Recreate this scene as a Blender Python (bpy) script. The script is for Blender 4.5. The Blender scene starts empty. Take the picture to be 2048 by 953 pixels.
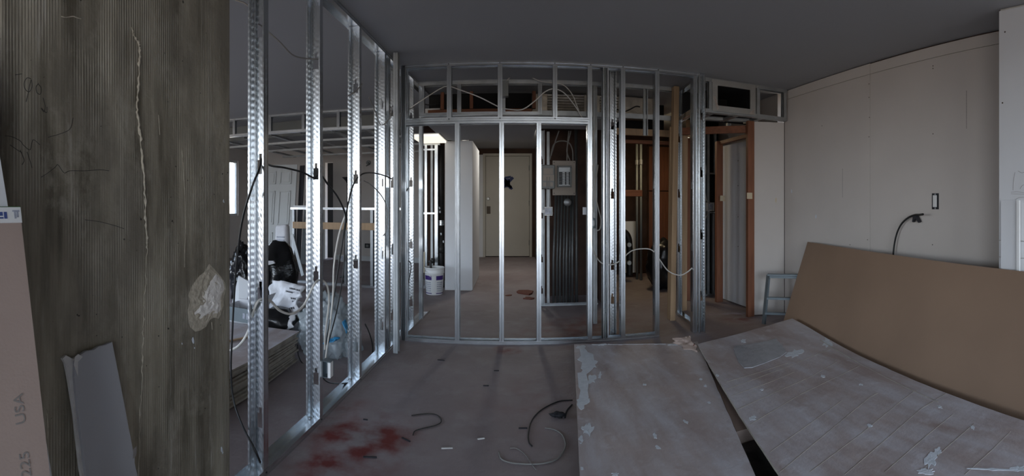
import bpy, bmesh, math, random
from mathutils import Vector, Matrix
R = random.Random(7)
ORD = 'first second third fourth fifth sixth seventh eighth ninth tenth eleventh twelfth thirteenth fourteenth fifteenth lowest'.split()
SC = bpy.context.scene
COL = SC.collection

# ------------------------------------------------------------------ camera, world, light, exposure
EYE, F, HOR = 1.31, 900.0, 406.0          # eye height (m), panorama scale (px per radian), horizon row
CEIL = 2.62
cd = bpy.data.cameras.new('camera'); cam = bpy.data.objects.new('camera', cd); COL.objects.link(cam)
cam.location = (0, 0, EYE); cam.rotation_euler = (math.pi / 2, 0, 0)
cd.type = 'PANO'; cd.panorama_type = 'CENTRAL_CYLINDRICAL'     # phone sweep panorama
cd.central_cylindrical_range_u_min = -1024 / F; cd.central_cylindrical_range_u_max = 1024 / F
cd.central_cylindrical_range_v_min = -(953 - HOR) / F; cd.central_cylindrical_range_v_max = HOR / F
cd.central_cylindrical_radius = 1.0
cd.clip_start = 0.02; cd.clip_end = 200
SC.camera = cam
SC.view_settings.view_transform = 'Standard'; SC.view_settings.look = 'None'
SC.view_settings.exposure = 1.8; SC.view_settings.gamma = 1.0; SC.view_settings.use_curve_mapping = False
SC.cycles.use_denoising = True
SC.cycles.max_bounces = 8; SC.cycles.diffuse_bounces = 5; SC.cycles.glossy_bounces = 5
SC.cycles.sample_clamp_indirect = 6.0

SKY, GROUND = 3.0, 1.15
wd = bpy.data.worlds.new('sky'); SC.world = wd; wd.use_nodes = True
nt = wd.node_tree; nt.nodes.clear()
o_ = nt.nodes.new('ShaderNodeOutputWorld'); bg = nt.nodes.new('ShaderNodeBackground')
tc = nt.nodes.new('ShaderNodeTexCoord'); sx = nt.nodes.new('ShaderNodeSeparateXYZ')
rp = nt.nodes.new('ShaderNodeValToRGB')
mr = nt.nodes.new('ShaderNodeMapRange'); mr.inputs[1].default_value = -1; mr.inputs[2].default_value = 1
cr = rp.color_ramp; cr.interpolation = 'LINEAR'
cr.elements[0].position = 0.0; cr.elements[0].color = (0.50 * GROUND, 0.44 * GROUND, 0.38 * GROUND, 1)
cr.elements[1].position = 1.0; cr.elements[1].color = (0.36 * SKY, 0.56 * SKY, 0.95 * SKY, 1)
e = cr.elements.new(0.495); e.color = (0.62 * GROUND, 0.54 * GROUND, 0.45 * GROUND, 1)
e = cr.elements.new(0.505); e.color = (0.86 * SKY, 0.92 * SKY, 0.98 * SKY, 1)
e = cr.elements.new(0.62); e.color = (0.62 * SKY, 0.78 * SKY, 1.0 * SKY, 1)
nt.links.new(tc.outputs['Generated'], sx.inputs[0]); nt.links.new(sx.outputs['Z'], mr.inputs[0])
nt.links.new(mr.outputs[0], rp.inputs[0]); nt.links.new(rp.outputs[0], bg.inputs[0])
bg.inputs[1].default_value = 1.0
nt.links.new(bg.outputs[0], o_.inputs[0])

def portal(name, loc, rot, sx_, sy_):
    l = bpy.data.lights.new(name, 'AREA'); l.shape = 'RECTANGLE'; l.size = sx_; l.size_y = sy_
    l.cycles.is_portal = True
    o = bpy.data.objects.new(name, l); COL.objects.link(o); o.location = loc; o.rotation_euler = rot
    return o
WIN = [(-0.60, 2.60, 0.25, 2.50), (-5.7, -1.9, 0.25, 2.50)]      # openings of the window wall behind the camera: x0, x1, z0, z1
BACKY = -4.0
for w in WIN:
    portal('window_daylight', ((w[0] + w[1]) / 2, BACKY - 0.16, (w[2] + w[3]) / 2), (math.pi / 2, 0, 0), w[1] - w[0], w[3] - w[2])
SIDE = (1.2, 4.2, 0.50, 2.40)               # added, unseen side window that lights the left room: y0, y1, z0, z1
portal('window_daylight', (-6.42, (SIDE[0] + SIDE[1]) / 2, 1.45), (0, -math.pi / 2, 0), 1.9, SIDE[1] - SIDE[0])
portal('window_daylight', (-6.42, 8.78, 1.66), (0, -math.pi / 2, 0), 1.3, .38)

# ------------------------------------------------------------------ plan helpers
def th(x): return (x - 1024.0) / F
def at(x, y, r): t = th(x); return Vector((r * math.sin(t), r * math.cos(t), EYE + (HOR - y) * r / F))
def onY(x, y, Y): return at(x, y, Y / math.cos(th(x)))
def onX(x, y, X): return at(x, y, X / math.sin(th(x)))
def onZ(x, y, z=0.0): return at(x, y, F * (EYE - z) / (y - HOR))
def XY(x, Y): return Y * math.tan(th(x))
def V(*a): return Vector(a)

# ------------------------------------------------------------------ materials
M = {}
def mat(name, col, rough=0.7, metal=0.0, var=0.12, scale=6.0, bump=0.0, bscale=60.0, stretch=None, emit=None, alpha=None, trans=0.0, spec=None, col2=None, detail=6.0, coat=0.0):
    m = bpy.data.materials.new(name); m.use_nodes = True; n = m.node_tree; b = n.nodes['Principled BSDF']
    t = n.nodes.new('ShaderNodeTexCoord'); mp = n.nodes.new('ShaderNodeMapping'); n.links.new(t.outputs['Object'], mp.inputs[0])
    if stretch: mp.inputs['Scale'].default_value = stretch
    no = n.nodes.new('ShaderNodeTexNoise'); no.inputs['Scale'].default_value = scale; no.inputs['Detail'].default_value = detail
    n.links.new(mp.outputs[0], no.inputs['Vector'])
    r = n.nodes.new('ShaderNodeValToRGB'); n.links.new(no.outputs['Fac'], r.inputs[0])
    c2 = col2 or tuple(min(1, c * (1 + var)) for c in col); c1 = col if col2 else tuple(c * (1 - var) for c in col)
    r.color_ramp.elements[0].position = 0.3; r.color_ramp.elements[0].color = (*c1, 1)
    r.color_ramp.elements[1].position = 0.7; r.color_ramp.elements[1].color = (*c2, 1)
    n.links.new(r.outputs[0], b.inputs['Base Color'])
    b.inputs['Roughness'].default_value = rough; b.inputs['Metallic'].default_value = metal
    if spec is not None: b.inputs['Specular IOR Level'].default_value = spec
    if coat: b.inputs['Coat Weight'].default_value = coat
    if trans: b.inputs['Transmission Weight'].default_value = trans
    if alpha is not None: b.inputs['Alpha'].default_value = alpha
    if emit: b.inputs['Emission Color'].default_value = (*emit[:3], 1); b.inputs['Emission Strength'].default_value = emit[3]
    if bump:
        n2 = n.nodes.new('ShaderNodeTexNoise'); n2.inputs['Scale'].default_value = bscale; n2.inputs['Detail'].default_value = 4
        n.links.new(mp.outputs[0], n2.inputs['Vector'])
        bp = n.nodes.new('ShaderNodeBump'); bp.inputs['Strength'].default_value = bump; bp.inputs['Distance'].default_value = 0.01
        n.links.new(n2.outputs['Fac'], bp.inputs['Height']); n.links.new(bp.outputs[0], b.inputs['Normal'])
    M[name] = m
    return m
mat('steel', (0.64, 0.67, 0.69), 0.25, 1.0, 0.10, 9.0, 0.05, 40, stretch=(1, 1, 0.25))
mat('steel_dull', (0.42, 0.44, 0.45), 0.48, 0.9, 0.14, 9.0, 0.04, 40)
mat('drywall', (0.62, 0.573, 0.528), 0.85, 0, 0.03, 2.0, 0.05, 220)
mat('drywall_white', (0.72, 0.73, 0.74), 0.8, 0, 0.03, 2.0, 0.04, 200)
mat('drywall_grey', (0.40, 0.40, 0.41), 0.8, 0, 0.04, 2.0, 0.04, 200)
mat('ceiling_paint', (0.34, 0.345, 0.35), 0.75, 0, 0.03, 0.7, 0.08, 150)
mat('gypsum', (0.62, 0.61, 0.58), 0.9, 0, 0.12, 20, 0.2, 80)
mat('grout', (0.46, 0.41, 0.32), 0.95, 0, 0.25, 60, 0.4, 90)
mat('kraft', (0.27, 0.178, 0.118), 0.75, 0, 0.10, 1.3, 0.05, 160)
mat('kraft_pale', (0.42, 0.32, 0.27), 0.75, 0, 0.06, 3, 0.05, 160)
mat('board_edge', (0.34, 0.31, 0.26), 0.9, 0, 0.25, 14, 0.2, 60)
mat('pine', (0.42, 0.28, 0.16), 0.6, 0, 0.12, 5, 0.08, 30, stretch=(6, 6, 0.6))
mat('red_wood', (0.215, 0.080, 0.038), 0.6, 0, 0.2, 5, 0.08, 30, stretch=(6, 6, 0.6))
mat('red_wood_flat', (0.215, 0.080, 0.038), 0.6, 0, 0.2, 5, 0.08, 30, stretch=(0.6, 6, 6))
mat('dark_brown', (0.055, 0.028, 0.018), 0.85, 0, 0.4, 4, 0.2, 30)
mat('shade_black', (0.008, 0.008, 0.008), 0.9, 0, 0.2, 5)  # near-black colour standing in for the unlit depth of recesses and voids
mat('cast_iron', (0.012, 0.010, 0.009), 0.5, 0, 0.5, 14, 0.2, 50)
mat('cable_black', (0.012, 0.012, 0.012), 0.45, 0, 0.1, 5)
mat('cable_white', (0.62, 0.60, 0.55), 0.5, 0, 0.06, 5)
mat('cable_grey', (0.25, 0.24, 0.22), 0.5, 0, 0.06, 5)
mat('white_plastic', (0.80, 0.80, 0.78), 0.35, 0, 0.03, 3)
mat('purple_print', (0.05, 0.02, 0.16), 0.4, 0, 0.05, 3)
mat('grey_print', (0.38, 0.40, 0.46), 0.4, 0, 0.3, 40)
mat('panel_tan', (0.36, 0.31, 0.26), 0.55, 0, 0.04, 4)
mat('panel_grey', (0.20, 0.21, 0.205), 0.5, 0.3, 0.06, 4)
mat('conduit_dark', (0.14, 0.148, 0.148), 0.45, 0.5, 0.15, 6)
mat('black_plastic', (0.010, 0.010, 0.011), 0.30, 0, 0.2, 6, 0.25, 18)
mat('bag_gloss', (0.008, 0.008, 0.009), 0.16, 0, 0.2, 6, 0.9, 14)
mat('paper_white', (0.66, 0.66, 0.68), 0.7, 0, 0.10, 8, 0.6, 16)
mat('ink', (0.02, 0.02, 0.025), 0.7, 0, 0.1, 5)
mat('ink_red', (0.35, 0.02, 0.06), 0.7, 0, 0.1, 5)
mat('ink_grey', (0.27, 0.245, 0.225), 0.8, 0, 0.1, 5)
mat('pencil', (0.03, 0.028, 0.024), 0.8, 0, 0.2, 30)
mat('door_paint', (0.50, 0.47, 0.40), 0.5, 0, 0.04, 2)
mat('door_white', (0.62, 0.64, 0.63), 0.5, 0, 0.03, 2)
mat('blue_tape', (0.012, 0.025, 0.11), 0.6, 0, 0.15, 8)
mat('brass_dark', (0.06, 0.045, 0.03), 0.4, 0.7, 0.1, 5)
mat('foil', (0.50, 0.46, 0.40), 0.38, 0.75, 0.15, 9, 0.35, 26)
mat('duct_metal', (0.52, 0.52, 0.50), 0.42, 0.8, 0.10, 6, 0.06, 30)
mat('foil_tape', (0.60, 0.54, 0.50), 0.30, 0.8, 0.15, 30, 0.5, 60)
mat('masking_tape', (0.62, 0.52, 0.36), 0.7, 0, 0.05, 5)
mat('label_green', (0.05, 0.13, 0.03), 0.6, 0, 0.1, 5)
mat('label_blue', (0.06, 0.09, 0.26), 0.6, 0, 0.1, 5)
mat('compound', (0.66, 0.70, 0.74), 0.75, 0, 0.07, 30, 0.25, 80)
mat('plaster_cream', (0.78, 0.74, 0.68), 0.85, 0, 0.12, 40, 0.5, 70)
mat('plastic_scrap', (0.36, 0.37, 0.39), 0.35, 0, 0.12, 14, 0.4, 20)
mat('clear_plastic', (0.70, 0.78, 0.82), 0.25, 0, 0.10, 6, 0.7, 14, trans=0.55)
mat('blue_plastic', (0.03, 0.22, 0.42), 0.3, 0, 0.1, 6, 0.4, 14)
mat('ladder_metal', (0.22, 0.26, 0.28), 0.45, 0.6, 0.08, 6)
mat('lit_panel', (0.9, 0.88, 0.8), 0.6, emit=(1.0, 0.93, 0.78, 0.30))
mat('added_hall_lamp', (0.9, 0.9, 0.85), 0.6, emit=(1.0, 0.95, 0.86, 24.0))  # emission of the added, unseen hallway fill light
mat('lit_tube', (0.9, 0.8, 0.6), 0.6, emit=(1.0, 0.80, 0.50, 3.2))
mat('glass', (0.9, 0.95, 0.95), 0.02, trans=1.0)
mat('tape_wood', (0.17, 0.105, 0.055), 0.7, 0, 0.15, 4, 0.05, 30, stretch=(8, 8, 0.6))
mat('debris_red', (0.16, 0.05, 0.03), 0.8, 0, 0.2, 6)

def steel_embossed():                        # rows of soft rolled dimples down the web
    m = M['steel'].copy(); m.name = 'steel_embossed'; n = m.node_tree; b = n.nodes['Principled BSDF']
    t = n.nodes.new('ShaderNodeTexCoord'); sp = n.nodes.new('ShaderNodeSeparateXYZ'); n.links.new(t.outputs['Object'], sp.inputs[0])
    def mth(op, a, b_=0.0, c=None):
        x = n.nodes.new('ShaderNodeMath'); x.operation = op
        for k, v in ((0, a), (1, b_)):
            if hasattr(v, 'is_linked'): n.links.new(v, x.inputs[k])
            else: x.inputs[k].default_value = v
        return x.outputs[0]
    zz = mth('ADD', mth('MULTIPLY', sp.outputs['Z'], 2 * math.pi / 0.032), mth('MULTIPLY', sp.outputs['X'], 150.0))
    xx = mth('MULTIPLY', mth('SINE', mth('MULTIPLY', sp.outputs['X'], 2 * math.pi / 0.024)), 1.0)
    h = mth('MULTIPLY', mth('SINE', mth('ADD', zz, mth('MULTIPLY', xx, 0.9))), mth('ADD', 0.6, mth('MULTIPLY', xx, 0.4)))
    bp = n.nodes.new('ShaderNodeBump'); bp.inputs['Strength'].default_value = 0.13; bp.inputs['Distance'].default_value = 0.002
    n.links.new(h, bp.inputs['Height']); n.links.new(bp.outputs[0], b.inputs['Normal'])
    M['steel_embossed'] = m
steel_embossed()

def nodes_of(m): return m.node_tree, m.node_tree.nodes['Principled BSDF']
def mix(n, fac, a, b):
    x = n.nodes.new('ShaderNodeMix'); x.data_type = 'RGBA'
    for k, v in ((0, fac), (6, a), (7, b)):
        if hasattr(v, 'is_linked'): n.links.new(v, x.inputs[k])
        else: x.inputs[k].default_value = v
    return x.outputs[2]
def noise(n, vec, scale, detail=5, lo=0.4, hi=0.6, rough=0.6):
    t = n.nodes.new('ShaderNodeTexNoise'); t.inputs['Scale'].default_value = scale; t.inputs['Detail'].default_value = detail; t.inputs['Roughness'].default_value = rough
    if vec is not None: n.links.new(vec, t.inputs['Vector'])
    r = n.nodes.new('ShaderNodeMapRange'); r.inputs[1].default_value = lo; r.inputs[2].default_value = hi; n.links.new(t.outputs['Fac'], r.inputs[0])
    return r.outputs[0]
def math_(n, op, a, b=0.0):
    x = n.nodes.new('ShaderNodeMath'); x.operation = op; x.use_clamp = True
    for k, v in ((0, a), (1, b)):
        if hasattr(v, 'is_linked'): n.links.new(v, x.inputs[k])
        else: x.inputs[k].default_value = v
    return x.outputs[0]
def objco(n, scale=None):
    t = n.nodes.new('ShaderNodeTexCoord')
    if not scale: return t.outputs['Object']
    mp = n.nodes.new('ShaderNodeMapping'); mp.inputs['Scale'].default_value = scale; n.links.new(t.outputs['Object'], mp.inputs[0]); return mp.outputs[0]
def blot(n, co, p, rad):                     # 1 at p, 0 at rad
    d = n.nodes.new('ShaderNodeVectorMath'); d.operation = 'DISTANCE'; n.links.new(co, d.inputs[0]); d.inputs[1].default_value = p
    r = n.nodes.new('ShaderNodeMapRange'); r.inputs[1].default_value = 0; r.inputs[2].default_value = rad; r.inputs[3].default_value = 1; r.inputs[4].default_value = 0
    n.links.new(d.outputs['Value'], r.inputs[0]); return r.outputs[0]

def floor_material():
    m = bpy.data.materials.new('dusty_concrete'); m.use_nodes = True; n, b = nodes_of(m); co = objco(n)
    c = mix(n, noise(n, co, 1.1, 8, 0.35, 0.65), (0.245, 0.202, 0.204, 1), (0.340, 0.292, 0.294, 1))
    c = mix(n, math_(n, 'MULTIPLY', noise(n, co, 5, 8, 0.52, 0.75), 0.5), c, (0.40, 0.38, 0.385, 1))
    c = mix(n, math_(n, 'MULTIPLY', noise(n, co, 0.6, 4, 0.45, 0.7), 0.28), c, (0.25, 0.17, 0.155, 1))
    warp = n.nodes.new('ShaderNodeTexNoise'); warp.inputs['Scale'].default_value = 5.5; warp.inputs['Detail'].default_value = 7; n.links.new(co, warp.inputs['Vector'])
    red = None
    for (x, y, rad, s) in ((722, 880, 0.42, 1.0), (655, 928, 0.26, 0.9), (765, 865, 0.20, 0.8), (700, 815, 0.2, 0.35), (1015, 700, 0.16, 0.8), (1180, 660, 0.8, 0.45), (1100, 665, 0.5, 0.3), (1090, 800, 0.7, 0.16), (1480, 640, 0.3, 0.5), (1290, 540, 1.2, 0.4)):
        p = onZ(x, y)
        f = math_(n, 'MULTIPLY', blot(n, co, p, rad), s)
        red = f if red is None else math_(n, 'MAXIMUM', red, f)
    rr = n.nodes.new('ShaderNodeMapRange'); rr.inputs[1].default_value = 0.40; rr.inputs[2].default_value = 0.75; n.links.new(warp.outputs['Fac'], rr.inputs[0])
    c = mix(n, math_(n, 'MULTIPLY', math_(n, 'MULTIPLY', red, rr.outputs[0]), 2.4), c, (0.17, 0.022, 0.018, 1))
    n.links.new(c, b.inputs['Base Color']); b.inputs['Roughness'].default_value = 0.62
    bp = n.nodes.new('ShaderNodeBump'); bp.inputs['Strength'].default_value = 0.18; bp.inputs['Distance'].default_value = 0.01
    n.links.new(noise(n, co, 26, 6, 0.2, 0.8), bp.inputs['Height']); n.links.new(bp.outputs[0], b.inputs['Normal'])
    M['floor'] = m
floor_material()

def concrete_material():                     # board-marked concrete with vertical ribs, lime bloom and a spatter of grout
    m = bpy.data.materials.new('ribbed_concrete'); m.use_nodes = True; n, b = nodes_of(m); co = objco(n)
    st = objco(n, (9, 9, 0.35)); st2 = objco(n, (70, 70, 0.8))
    w = n.nodes.new('ShaderNodeTexWave'); w.wave_type = 'BANDS'; w.bands_direction = 'Y'; w.inputs['Scale'].default_value = 31; w.inputs['Distortion'].default_value = 1.4; w.inputs['Detail'].default_value = 3; w.inputs['Detail Scale'].default_value = 0.6
    n.links.new(objco(n, (1, 1, 0.12)), w.inputs['Vector'])
    patch = noise(n, objco(n, (1, 2.4, 0.9)), 2.6, 6, 0.47, 0.64)
    c = mix(n, noise(n, objco(n, (5, 5, 0.55)), 1.6, 8, 0.38, 0.64), (0.105, 0.090, 0.062, 1), (0.37, 0.33, 0.25, 1))
    c = mix(n, math_(n, 'MULTIPLY', noise(n, objco(n, (1, 1, 0.7)), 6.5, 9, 0.50, 0.62, 0.7), 0.6), c, (0.34, 0.31, 0.245, 1))
    c = mix(n, math_(n, 'MULTIPLY', noise(n, objco(n, (2, 2, 1.2)), 1.9, 7, 0.47, 0.62), 0.75), c, (0.165, 0.146, 0.112, 1))
    c = mix(n, math_(n, 'MULTIPLY', math_(n, 'MULTIPLY', w.outputs['Fac'], patch), 0.6), c, (0.46, 0.42, 0.34, 1))
    c = mix(n, math_(n, 'MULTIPLY', noise(n, st2, 1.0, 3, 0.56, 0.76), 0.5), c, (0.36, 0.33, 0.27, 1))
    c = mix(n, math_(n, 'MULTIPLY', noise(n, objco(n, (16, 16, 2.0)), 1.3, 6, 0.62, 0.72), 0.6), c, (0.42, 0.39, 0.33, 1))
    c = mix(n, noise(n, co, 45, 2, 0.74, 0.77), c, (0.03, 0.028, 0.022, 1))
    n.links.new(c, b.inputs['Base Color']); b.inputs['Roughness'].default_value = 0.8
    ht = math_(n, 'MULTIPLY', w.outputs['Fac'], math_(n, 'ADD', patch, 0.12))
    bp = n.nodes.new('ShaderNodeBump'); bp.inputs['Strength'].default_value = 0.6; bp.inputs['Distance'].default_value = 0.003
    n.links.new(ht, bp.inputs['Height'])
    bp2 = n.nodes.new('ShaderNodeBump'); bp2.inputs['Strength'].default_value = 0.35; bp2.inputs['Distance'].default_value = 0.006
    n.links.new(noise(n, co, 18, 6, 0.2, 0.8), bp2.inputs['Height']); n.links.new(bp.outputs[0], bp2.inputs['Normal']); n.links.new(bp2.outputs[0], b.inputs['Normal'])
    M['concrete'] = m
concrete_material()

def dusty_board_material():                  # brown paper face trodden with white gypsum dust
    m = bpy.data.materials.new('dusty_board'); m.use_nodes = True; n, b = nodes_of(m); co = objco(n); st = n.nodes.new('ShaderNodeMapping'); st.inputs['Rotation'].default_value = (0, 0, 0.75); st.inputs['Scale'].default_value = (3.4, 0.9, 1); n.links.new(co, st.inputs[0]); st = st.outputs[0]
    c = mix(n, noise(n, co, 2.0, 8, 0.34, 0.66), (0.35, 0.28, 0.26, 1), (0.48, 0.41, 0.39, 1))
    c = mix(n, math_(n, 'MULTIPLY', noise(n, st, 1.6, 9, 0.40, 0.70), 0.75), c, (0.62, 0.63, 0.68, 1))
    c = mix(n, math_(n, 'MULTIPLY', noise(n, co, 9, 8, 0.56, 0.75), 0.6), c, (0.62, 0.62, 0.66, 1))
    c = mix(n, math_(n, 'MULTIPLY', noise(n, co, 3.1, 5, 0.60, 0.8), 0.6), c, (0.27, 0.18, 0.145, 1))
    c = mix(n, noise(n, co, 38, 3, 0.75, 0.79), c, (0.7, 0.7, 0.72, 1))
    n.links.new(c, b.inputs['Base Color']); b.inputs['Roughness'].default_value = 0.6
    bp = n.nodes.new('ShaderNodeBump'); bp.inputs['Strength'].default_value = 0.3; bp.inputs['Distance'].default_value = 0.008
    n.links.new(noise(n, co, 14, 6, 0.2, 0.8), bp.inputs['Height']); n.links.new(bp.outputs[0], b.inputs['Normal'])
    M['dusty_board'] = m
dusty_board_material()

# ------------------------------------------------------------------ mesh helpers
class MB:
    def __init__(s): s.v = []; s.f = []; s.m = []
    def add(s, vs, fs, mi=0):
        k = len(s.v); s.v += [tuple(p) for p in vs]; s.f += [tuple(i + k for i in f) for f in fs]; s.m += [mi] * len(fs); return s
    def hexa(s, p, mi=0):                    # 8 corners: bottom 4 (ccw), top 4
        return s.add(p, [(3, 2, 1, 0), (4, 5, 6, 7), (0, 1, 5, 4), (1, 2, 6, 5), (2, 3, 7, 6), (3, 0, 4, 7)], mi)
    def box(s, x0, x1, y0, y1, z0, z1, mi=0):
        return s.hexa([(x0, y0, z0), (x1, y0, z0), (x1, y1, z0), (x0, y1, z0), (x0, y0, z1), (x1, y0, z1), (x1, y1, z1), (x0, y1, z1)], mi)
    def bar(s, a, b, w, h, up=(0, 0, 1), mi=0):   # square bar from a to b, w across, h along up
        a, b = Vector(a), Vector(b); d = (b - a).normalized(); u = Vector(up)
        sd = d.cross(u)
        if sd.length < 1e-5: u = Vector((0, 1, 0)); sd = d.cross(u)
        sd.normalize(); u = sd.cross(d).normalized(); sd *= w / 2; u *= h / 2
        return s.hexa([a - sd - u, a + sd - u, b + sd - u, b - sd - u, a - sd + u, a + sd + u, b + sd + u, b - sd + u], mi)
    def tube(s, pts, r, n=6, mi=0, caps=True):
        pts = [Vector(p) for p in pts]; k = len(s.v); prev = None
        for i, p in enumerate(pts):
            d = (pts[min(i + 1, len(pts) - 1)] - pts[max(i - 1, 0)]).normalized()
            if prev is None: a = d.orthogonal().normalized()
            else: a = (prev - d * prev.dot(d)).normalized()
            prev = a; b = d.cross(a); rr = r[i] if isinstance(r, (list, tuple)) else r
            for j in range(n):
                t = 2 * math.pi * j / n; s.v.append(tuple(p + (a * math.cos(t) + b * math.sin(t)) * rr))
        for i in range(len(pts) - 1):
            for j in range(n):
                s.f.append((k + i * n + j, k + i * n + (j + 1) % n, k + (i + 1) * n + (j + 1) % n, k + (i + 1) * n + j)); s.m.append(mi)
        if caps:
            s.f.append(tuple(k + j for j in reversed(range(n)))); s.f.append(tuple(k + (len(pts) - 1) * n + j for j in range(n))); s.m += [mi, mi]
        return s
    def lathe(s, c, prof, n=24, mi=0, axis='z'):
        k = len(s.v)
        for r, z in prof:
            for j in range(n):
                t = 2 * math.pi * j / n
                if axis == 'z': s.v.append((c[0] + r * math.cos(t), c[1] + r * math.sin(t), c[2] + z))
                elif axis == 'y': s.v.append((c[0] + r * math.cos(t), c[1] + z, c[2] + r * math.sin(t)))
                else: s.v.append((c[0] + z, c[1] + r * math.cos(t), c[2] + r * math.sin(t)))
        for i in range(len(prof) - 1):
            for j in range(n):
                s.f.append((k + i * n + j, k + i * n + (j + 1) % n, k + (i + 1) * n + (j + 1) % n, k + (i + 1) * n + j)); s.m.append(mi)
        return s
    def prism(s, poly, vec, mi=0):           # polygon (3d points) pushed along vec
        n = len(poly); vec = Vector(vec); a = [Vector(p) for p in poly]
        return s.add(a + [p + vec for p in a], [tuple(reversed(range(n))), tuple(range(n, 2 * n))] + [(i, (i + 1) % n, n + (i + 1) % n, n + i) for i in range(n)], mi)
    def mesh(s, name, smooth=False):
        me = bpy.data.meshes.new(name); me.from_pydata(s.v, [], s.f); bm = bmesh.new(); bm.from_mesh(me)
        bm.faces.ensure_lookup_table()
        for f, mi in zip(bm.faces, s.m): f.material_index = mi; f.smooth = smooth
        bmesh.ops.recalc_face_normals(bm, faces=bm.faces); bm.to_mesh(me); bm.free(); return me
    def build(s, name, mats, parent=None, smooth=False, loc=None):
        me = s.mesh(name, smooth)
        return put(name, me, mats, parent, loc)
def put(name, me, mats=None, parent=None, loc=None, rz=0.0, rot=None):
    if mats and not me.materials:
        for x in ([mats] if isinstance(mats, str) else mats): me.materials.append(M[x])
    o = bpy.data.objects.new(name, me); COL.objects.link(o)
    if loc is not None: o.location = loc
    if rot: o.rotation_euler = rot
    elif rz: o.rotation_euler = (0, 0, rz)
    if parent is not None:
        o.parent = parent
        wm = Matrix.Identity(4); p = parent
        while p is not None:                 # parents are built in world space: undo their offset
            wm = Matrix.LocRotScale(p.location, p.rotation_euler, p.scale) @ wm if p.parent is None else p.matrix_parent_inverse @ Matrix.LocRotScale(p.location, p.rotation_euler, p.scale) @ wm
            p = p.parent
        o.matrix_parent_inverse = wm.inverted()
    return o
def tag(o, label, cat, group=None, kind=None):
    o['label'] = label; o['category'] = cat
    if group: o['group'] = group
    if kind: o['kind'] = kind
    return o
def thing(name, label, cat, loc=(0, 0, 0), group=None, kind=None):
    o = bpy.data.objects.new(name, None); COL.objects.link(o); o.location = loc; o.empty_display_size = 0.1
    return tag(o, label, cat, group, kind)
def struct(name, mb, m, label=None):
    o = mb.build(name, m); o['kind'] = 'structure'; o['label'] = label or name; return o
def bevel(o, w=0.002, seg=2):
    b = o.modifiers.new('bevel', 'BEVEL'); b.width = w; b.segments = seg; b.limit_method = 'ANGLE'; return o
def subd(o, n=1):
    b = o.modifiers.new('subd', 'SUBSURF'); b.levels = n; b.render_levels = n; return o
def smooth_path(pts, k=8):                   # catmull-rom through the points
    p = [Vector(q) for q in pts]; p = [p[0] * 2 - p[1]] + p + [p[-1] * 2 - p[-2]]; out = []
    for i in range(1, len(p) - 2):
        for j in range(k):
            t = j / k; a, b, c, d = p[i - 1], p[i], p[i + 1], p[i + 2]
            out.append(0.5 * ((2 * b) + (c - a) * t + (2 * a - 5 * b + 4 * c - d) * t * t + (3 * b - a - 3 * c + d) * t ** 3))
    out.append(p[-2]); return out
def cable(name, pts, rad, m, label=None, cat='cable', group=None, parent=None, k=8):
    o = MB().tube(smooth_path(pts, k), rad, 6).build(name, m, parent, True)
    if label: tag(o, label, cat, group)
    return o
def sheet(name, vs, fs, t=0.0012):
    me = bpy.data.meshes.new(name); me.from_pydata([tuple(v) for v in vs], [], fs); bm = bmesh.new(); bm.from_mesh(me)
    bmesh.ops.recalc_face_normals(bm, faces=bm.faces)
    bmesh.ops.solidify(bm, geom=bm.faces[:], thickness=t); bmesh.ops.recalc_face_normals(bm, faces=bm.faces); bm.to_mesh(me); bm.free(); return me

_stud = {}
def stud_mesh(L, w=0.092, fl=0.041, holes=(), hw=0.018):
    """C-section: web in the xz plane at y=0 with punched service holes, flanges and lips opening towards -y."""
    key = (round(L, 3), w, fl, tuple(holes))
    if key in _stud: return _stud[key]
    h = w / 2; q = w / 0.092
    xs = [(-h, 0), (-0.034 * q, 0), (-0.031 * q, 0.0022), (-hw, 0.0022), (-0.008, 0.0022), (0.008, 0.0022), (hw, 0.0022), (0.031 * q, 0.0022), (0.034 * q, 0), (h, 0)]
    zs = [0.0]
    for z in holes: zs += [z - 0.05, z + 0.02, z + 0.05]
    zs.append(L)
    vs, fs = [], []
    for z in zs:
        for x, y in [(-h + 0.009, -fl), (-h, -fl), (-h, -fl * 0.55), (-h + 0.0015, -fl * 0.5), (-h, -fl * 0.45)] + xs + [(h, -fl * 0.45), (h - 0.0015, -fl * 0.5), (h, -fl * 0.55), (h, -fl), (h - 0.009, -fl)]:
            vs.append((x, y, z))
    n = len(xs) + 10
    for k in range(len(zs) - 1):
        ph = (k - 1) % 3 if k > 0 else -1     # 0: body row, 1: neck row, else solid
        for i in range(n - 1):
            j = i - 5
            if holes and k > 0 and k < len(zs) - 1 and ph == 0 and 3 <= j <= 5: continue
            if holes and k > 0 and k < len(zs) - 1 and ph == 1 and j == 4: continue
            fs.append((k * n + i, k * n + i + 1, (k + 1) * n + i + 1, (k + 1) * n + i))
    me = sheet('stud', vs, fs); _stud[key] = me
    return me
def stud(parent, x, y, z0, z1, rz=0.0, w=0.092, fl=0.041, holes=(), m='steel', name='stud'):
    hs = tuple(round(z - z0, 3) for z in holes if z0 + 0.12 < z < z1 - 0.12)
    me = stud_mesh(z1 - z0, w, fl, hs)
    if me.materials and me.materials[0] != M[m]: me = me.copy(); me.materials.clear()
    return put(name, me, m, parent, (x, y, z0), rz)
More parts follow.
